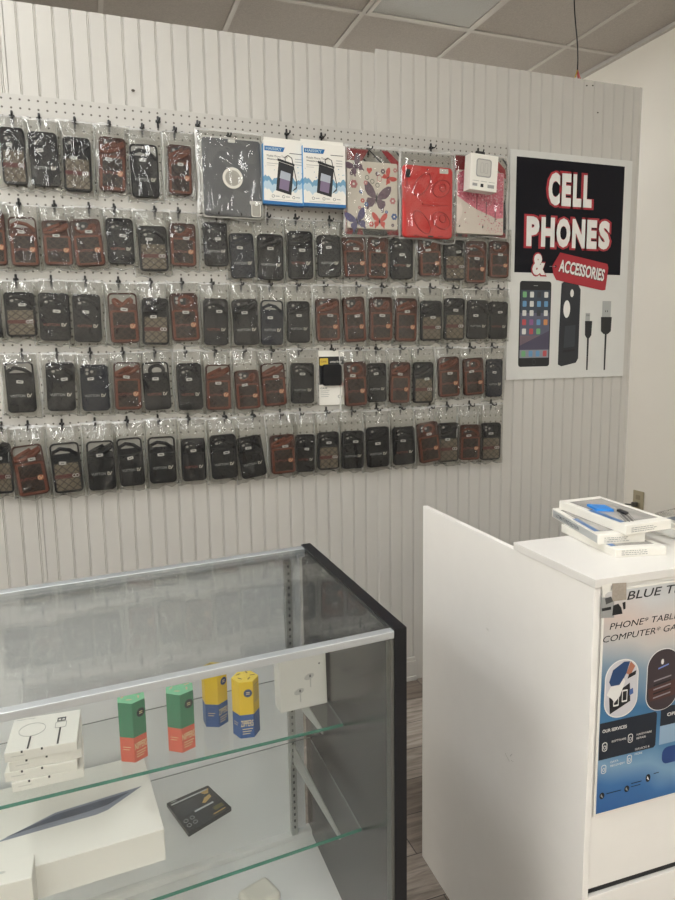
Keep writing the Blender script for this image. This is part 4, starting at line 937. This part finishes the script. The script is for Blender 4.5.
# scuffs on the side panel
sg = mat('scuff_grey', (170, 164, 156), .6)
for px, py, l_, a_ in ((510, 752, .018, -.5), (515, 755, .012, .9), (490, 627, .010, -.4), (516, 759, .008, .2)):
    d = ray(px, py); k = KX / d.x; yy = d.y * k; zz = CH + d.z * k
    MB(Matrix.Translation((KX - O.x - .0003, 0, 0)) @ Matrix.Rotation(math.radians(-90), 4, 'Z')).tube([(-(yy - O.y), -.0001, zz), (-(yy - O.y) + l_ * math.cos(a_), -.0001, zz + l_ * math.sin(a_))], .0004, sg, 4).build('scuff_mark', t)

# poster on the counter front
def grad_poster():
    m = bpy.data.materials.new('poster_wash'); m.use_nodes = True; nt = m.node_tree; N = nt.nodes.new; L = nt.links.new
    b = nt.nodes['Principled BSDF']; b.inputs['Roughness'].default_value = .3
    tc = N('ShaderNodeTexCoord'); mp = N('ShaderNodeMapping'); L(tc.outputs['Object'], mp.inputs[0]); mp.inputs['Rotation'].default_value = (0, math.radians(-14), 0)
    sp = N('ShaderNodeSeparateXYZ'); L(mp.outputs[0], sp.inputs[0])
    mr = N('ShaderNodeMapRange'); mr.inputs['From Min'].default_value = 0; mr.inputs['From Max'].default_value = .40; L(sp.outputs[2], mr.inputs[0])
    n = N('ShaderNodeTexNoise'); n.inputs['Scale'].default_value = 6; L(tc.outputs['Object'], n.inputs['Vector'])
    ad = N('ShaderNodeMath'); ad.operation = 'MULTIPLY_ADD'; ad.inputs[1].default_value = .22; ad.inputs[2].default_value = -.11; L(n.outputs['Fac'], ad.inputs[0])
    s = N('ShaderNodeMath'); s.operation = 'ADD'; L(ad.outputs[0], s.inputs[0]); L(mr.outputs[0], s.inputs[1])
    cr = N('ShaderNodeValToRGB'); e = cr.color_ramp.elements; e[0].position = .0; e[0].color = lin((46, 92, 150)); e[1].position = 1; e[1].color = lin((196, 196, 196))
    for p_, c_ in ((.14, (60, 108, 160)), (.24, (120, 154, 182)), (.36, (70, 120, 160)), (.52, (60, 108, 146)), (.66, (130, 150, 166)), (.78, (190, 186, 182)), (.88, (204, 188, 180))):
        k = e.new(p_); k.color = lin(c_)
    L(s.outputs[0], cr.inputs[0]); L(cr.outputs[0], b.inputs['Base Color'])
    return m
PW, PH = .42, .402
pt = thing('business_poster', 'blue and grey BLUE TE poster listing services, stuck on the counter front', 'poster', (.7625, .8477, .5625), (0, 0, math.radians(-1.6)))
MB().box(0, PW, -.0012, 0, 0, PH, cardw).build('poster_sheet', pt)
MB().flat([(.004, .004), (PW - .004, .004), (PW - .004, PH - .003), (.004, PH - .003)], -.0014, grad_poster()).build('printed_background', pt)
def cp(px, py): q = on_y(px, py, .848); return (q.x - .7625, q.z - .5625)
def fit(m, s, px0, py0, px1, py1, h, c, y=-.0018, bold=.01, shear=0.0):
    a = cp(px0, py0); b = cp(px1, py1); an = math.atan2(b[1] - a[1], b[0] - a[0]); m.text(s, a[0], a[1], math.hypot(b[0] - a[0], b[1] - a[1]), h, c, y, bold, shear)
m = MB(); fit(m, 'BLUE TE', 625.5, 599.5, 679, 590, .0145, ink, bold=.008, shear=.2); m.build('title_lettering', pt)
m = MB(); fit(m, 'PHONE* TABLE', 608.5, 629.5, 676, 616, .0115, ink, bold=0, shear=.2); m.build('title_lettering', pt)
m = MB(); fit(m, 'COMPUTER* GAM', 602, 642.5, 681, 627, .0115, ink, bold=0, shear=.2); m.build('title_lettering', pt)
m = MB()
m.flat([cp(*p) for p in ((611, 583), (625, 582), (625, 599), (611, 601))], -.0018, mat('photo_tan', (160, 150, 138), .5, var=.1, scale=300)); m.flat([cp(*p) for p in ((600.5, 597), (613, 597), (613, 617), (600.5, 617.5))], -.00175, cardgrey)
m.flat([cp(*p) for p in ((612, 605), (617, 603), (620, 607), (621, 613), (611, 615))], -.0019, ink); m.flat([cp(*p) for p in ((601, 608), (610, 606), (610, 609), (601, 611))], -.0019, ink); m.flat([cp(*p) for p in ((621, 602), (624, 601), (624, 608), (622, 609))], -.0019, ink); m.flat([cp(*p) for p in ((604, 598), (610, 596), (612, 601), (605, 604))], -.0019, mat('photo_dark', (70, 70, 70), .5)); m.flat([cp(*p) for p in ((601, 585), (611, 582.5), (609, 590), (602, 596))], -.0021, cardw)
m.build('corner_photo', pt)
def cap(cx, cz, w, h):  # capsule
    return rrect(cx - w / 2, cx + w / 2, cz - h / 2, cz + h / 2, w / 2 - .001, 10)
def SCL(m, x0, z0):
    for v in m.v: v.x = x0 + (v.x - x0) * 1.38; v.z = z0 + (v.z - z0) * 1.28
m = MB(); a = cp(620, 687.5); P = cap(a[0], a[1], .047, .078)
m.flat(cap(a[0], a[1], .050, .081), -.0018, pwht); m.flat(P, -.0020, mat('bench_white', (198, 196, 200), .5))
x0, z0 = a
m.flat([(x0 - .019, z0 + .012), (x0 - .014, z0 + .028), (x0 + .002, z0 + .037), (x0 + .011, z0 + .036), (x0 + .006, z0 + .020), (x0 - .002, z0 + .006), (x0 - .016, z0 + .006)], -.0022, mat('sleeve_blue', (36, 66, 108), .5))
m.flat([(x0 + .006, z0 + .020), (x0 + .012, z0 + .036), (x0 + .019, z0 + .028), (x0 + .012, z0 + .016)], -.0022, mat('arm_skin', (168, 110, 86), .5)); m.flat([(x0 + .008, z0 + .012), (x0 + .020, z0 + .016), (x0 + .021, z0 + .022), (x0 + .010, z0 + .018)], -.0023, ink)
m.flat([(x0 - .022, z0 - .005), (x0 - .016, z0 + .006), (x0 - .004, z0 + .005), (x0 + .002, z0 + .014), (x0 + .005, z0 + .010), (x0 - .002, z0 - .010), (x0 - .010, z0 - .018), (x0 - .014, z0 - .012)], -.0024, mat('glove_white', (222, 220, 216), .5))
m.flat([(x0 - .016, z0 - .033), (x0 + .014, z0 - .020), (x0 + .012, z0 + .006), (x0 - .018, z0 - .010)], -.00225, ink)
for dx in (-.0075, .005): m.ring(rrect(x0 + dx - .004, x0 + dx + .004, z0 - .021 + dx * .3, z0 - .004 + dx * .3, .001), rrect(x0 + dx - .003, x0 + dx + .003, z0 - .019 + dx * .3, z0 - .006 + dx * .3, .001), -.0025, -.0023, pwht)
m.flat([(x0 + .012, z0 - .012), (x0 + .018, z0 - .010), (x0 + .017, z0 - .002), (x0 + .012, z0 - .004)], -.0024, bluef)
SCL(m, x0, z0)
m.build('repair_photo', pt)
m = MB(); a = cp(660, 678); x0, z0 = a
m.flat(cap(x0, z0, .050, .088), -.0018, pwht); m.flat(cap(x0, z0, .048, .086), -.0020, mat('shop_dark', (58, 48, 52), .45)); m.flat([(x0 - .022, z0 - .010), (x0 + .022, z0 - .002), (x0 + .022, z0 - .025), (x0 - .018, z0 - .028)], -.0022, mat('shop_brown', (76, 48, 44), .45))
m.flat(oval(x0 - .002, z0 + .026, .0022, .004, 10), -.0024, pwht); m.flat([(x0 - .008, z0 + .016), (x0 + .008, z0 + .020), (x0 + .008, z0 + .022), (x0 - .008, z0 + .018)], -.0024, mat('neon_blue', (120, 140, 200), .4))
for k in range(5): m.flat([(x0 - .014, z0 - .001 - k * .006), (x0 + .013, z0 + .003 - k * .006), (x0 + .013, z0 + .005 - k * .006), (x0 - .014, z0 + .001 - k * .006)], -.0024, mat('shelf_light', (140, 136, 140), .4) if k % 2 == 0 else ink)
SCL(m, x0, z0)
m.build('shop_photo', pt)
m = MB(); dkp = mat('service_panel_dark', (28, 36, 48), .45)
def qd(*p, c=dkp, y=-.0018): m.flat([cp(*q) for q in p], y, c)
a = cp(598, 729); b_ = cp(660, 711); c1 = cp(596.5, 760); 
m.flat([(.0045, .103), (.120, .103), (.124, .107), (.124, .166), (.120, .170), (.0045, .170)], -.0018, dkp)
m.flat([(.132, .140), (PW - .01, .140), (PW - .01, .175), (.137, .175), (.132, .170)], -.0018, dkp); m.flat([(.132, .105), (PW - .01, .105), (PW - .01, .140), (.132, .140)], -.0018, mat('hours_pale', (142, 168, 192), .45))
m.flat(rrect(.140, .22, .066, .098, .012), -.0018, mat('button_navy', (36, 66, 122), .45))
m.build('service_panel', pt)
m = MB(); wt = pwht
m.text('OUR SERVICES', .010, .152, .050, .006, wt, -.0022, .02); MB().text('OPENING', .146, .156, .05, .0065, wt, -.0022, .02).build('hours_heading', pt)
m.text('SOFTWARE', .030, .131, .030, .0038, wt, -.0022); m.text('HARDWARE', .082, .133, .032, .0038, wt, -.0022); m.text('REPAIR', .082, .126, .020, .0038, wt, -.0022)
m.text('SERVICES &', .080, .106, .031, .0038, wt, -.0022); m.text('MORE', .080, .097, .016, .0038, wt, -.0022); m.text('DATA', .030, .093, .016, .0038, wt, -.0018); m.text('RECOVERY', .030, .086, .030, .0038, wt, -.0018)
for cx, cz in ((.016, .126), (.069, .131), (.016, .085), (.069, .092)):
    m.ring(rrect(cx - .005, cx + .005, cz - .008, cz + .008, .004), rrect(cx - .004, cx + .004, cz - .007, cz + .007, .003), -.0022, -.0019, wt); m.ring(oval(cx, cz - .001, .0028, .0034, 12), oval(cx, cz - .001, .002, .0026, 12), -.0022, -.0019, wt)
m.build('service_lettering', pt); m = MB()
for cx, cz in ((.015, .036), (.067, .037), (.112, .047)):
    m.flat(oval(cx, cz, .0052, .0075 if cx > .1 else .0062, 16), -.0018, ink); m.flat([(cx - .002, cz + .004), (cx, cz + .001), (cx + .002, cz - .003), (cx + .001, cz - .004), (cx - .003, cz)], -.0021, cardgrey if cx < .1 else wt)
for x0_, x1_, z_ in ((.024, .055, .037), (.076, .098, .044), (.076, .096, .038), (.124, .135, .052)): m.box(x0_, x1_, -.0019, -.0017, z_, z_ + .0012, ink)
m.build('contact_icons', pt)

# ------------------------------------------------------------------ boxes on the counter
win = clear('window_film', rough=.08, haze=.04, boost=1.2)
def proto(label, c3, zb, h, tiltx=0, kind=0):
    """c3: near corner, right corner, far-left corner on the ground plane"""
    n, r, l = [Vector(p) for p in c3]; ex = (r - n); ey = (l - n); w_ = ex.length; d_ = ey.length; ang = math.atan2(ex.y, ex.x)
    t = thing('screen_protector_box', label, 'box', (n.x, n.y, zb), (0, tiltx, ang), group='screen protector boxes on the counter')
    ew = ex.normalized(); nn = Vector((-ew.y, ew.x)); sk = ey.dot(ew); d_ = ey.dot(nn)
    m = MB(); P = [(0, 0), (w_, 0), (w_ + sk, d_), (sk, d_)]
    m.hexa([(x, y, 0) for x, y in P], [(x, y, h) for x, y in P], cardw); m.build('carton', t, bevel=.001)
    def uv(u, v, z=h + .0004): return (u * w_ + v * sk, v * d_, z)
    m = MB(); wm = mat('tray_grey', (150, 147, 143), .25, var=.3, scale=18)
    m.add([uv(.10, .10), uv(.88, .10), uv(.88, .90), uv(.10, .90)], [(0, 1, 2, 3)], wm)
    m.add([uv(.03, .10, h + .0006), uv(.14, .10, h + .0006), uv(.14, .55, h + .0006), uv(.03, .55, h + .0006)], [(0, 1, 2, 3)], mat('tray_blue', (70, 110, 160), .3))
    m.build('window_tray', t)
    if kind == 0:
        m = MB(); m.hexa([uv(.14, .50, h - .004), uv(.42, .42, h - .004), uv(.50, .60, h - .004), uv(.22, .70, h - .004)], [uv(.14, .50, h + .005), uv(.42, .42, h + .005), uv(.50, .60, h + .005), uv(.22, .70, h + .005)], mat('bright_blue', (40, 130, 214), .35)); m.build('blue_applicator', t, bevel=.001)
        m = MB(); m.hexa([uv(.45, .28, h), uv(.55, .30, h), uv(.60, .44, h), uv(.48, .42, h)], [uv(.45, .28, h + .004), uv(.55, .30, h + .004), uv(.60, .44, h + .004), uv(.48, .42, h + .004)], ink); m.build('black_clip', t)
        m = MB()
        for k in range(5): m.add([uv(.16 + k * .04, .08), uv(.175 + k * .04, .08), uv(.42 + k * .04, .34), uv(.40 + k * .04, .34)], [(0, 1, 2, 3)], ink if k % 2 else cardw)
        m.M = Matrix.Translation((0, 0, .0004)); m.build('tray_lines', t)
    m = MB(Matrix.Translation((0, -.0005, 0))); rr = random.Random(kind)
    for k in range(3):
        x_ = .012
        while x_ < w_ * .6: l__ = rr.uniform(.002, .007); m.box(x_, x_ + l__, 0, .0003, .004 + k * .0035, .0052 + k * .0035, cardgrey); x_ += l__ + .0015
    m.build('side_print', t)
    if kind == 1:
        an = math.atan2(d_, sk); m = MB(Matrix.Translation((0, 0, 0)) @ Matrix.Rotation(an - math.pi, 4, 'Z') @ Matrix.Translation((0, -.0006, 0)))
        L_ = math.hypot(d_, sk); m.text('ULTIMATE PROTECTION', -L_ * .9, .005, L_ * .52, .007, mat('text_slate', (70, 76, 84), .5), 0, .01); m.box(-L_ * .97, -L_ * .02, .0002, .0005, .002, .016, mat('panel_pale_grey', (176, 178, 178), .4))
        m.build('side_lettering', t)
    return t
proto('white boxed screen protector, lowest of the stack of three on the counter', [(.8587, .9278), (.9547, .9066), (.8836, 1.1073)], .9853, .0158, 0, 2)
proto('white boxed screen protector marked ULTIMATE PROTECTION, middle of the stack', [(.8489, .9607), (.9400, .9430), (.9055, 1.1656)], 1.0015, .0185, 0, 1)
proto('white boxed screen protector with bright blue applicator, topmost of the stack', [(.8909, .9384), (.9979, .9405), (.9139, 1.1543)], 1.0205, .0175, 0, 0)
t = thing('bagged_box', 'white boxed phone accessory wrapped in clear film behind the stack', 'box', (1.13, 1.02, .9853), (0, 0, .12))
MB().box(-.075, .13, -.06, .035, 0, .016, cardw).build('carton', t, bevel=.001)
m = MB(); m.box(-.07, .11, -.045, .025, .016, .026, cardw); m.add([(-.05, -.035, .0265), (.10, -.035, .0265), (.10, .018, .0265), (-.05, .018, .0265)], [(0, 1, 2, 3)], mat('photo_slate', (92, 100, 116), .35, var=.5, scale=30)); m.build('upper_carton', t)
me = bag_mesh(77, .25, .14, .036, 26, 16, .1); put(me, 'plastic_wrap', t, loc=(.03, -.085, .0), rot=(math.radians(-90), 0, 0))
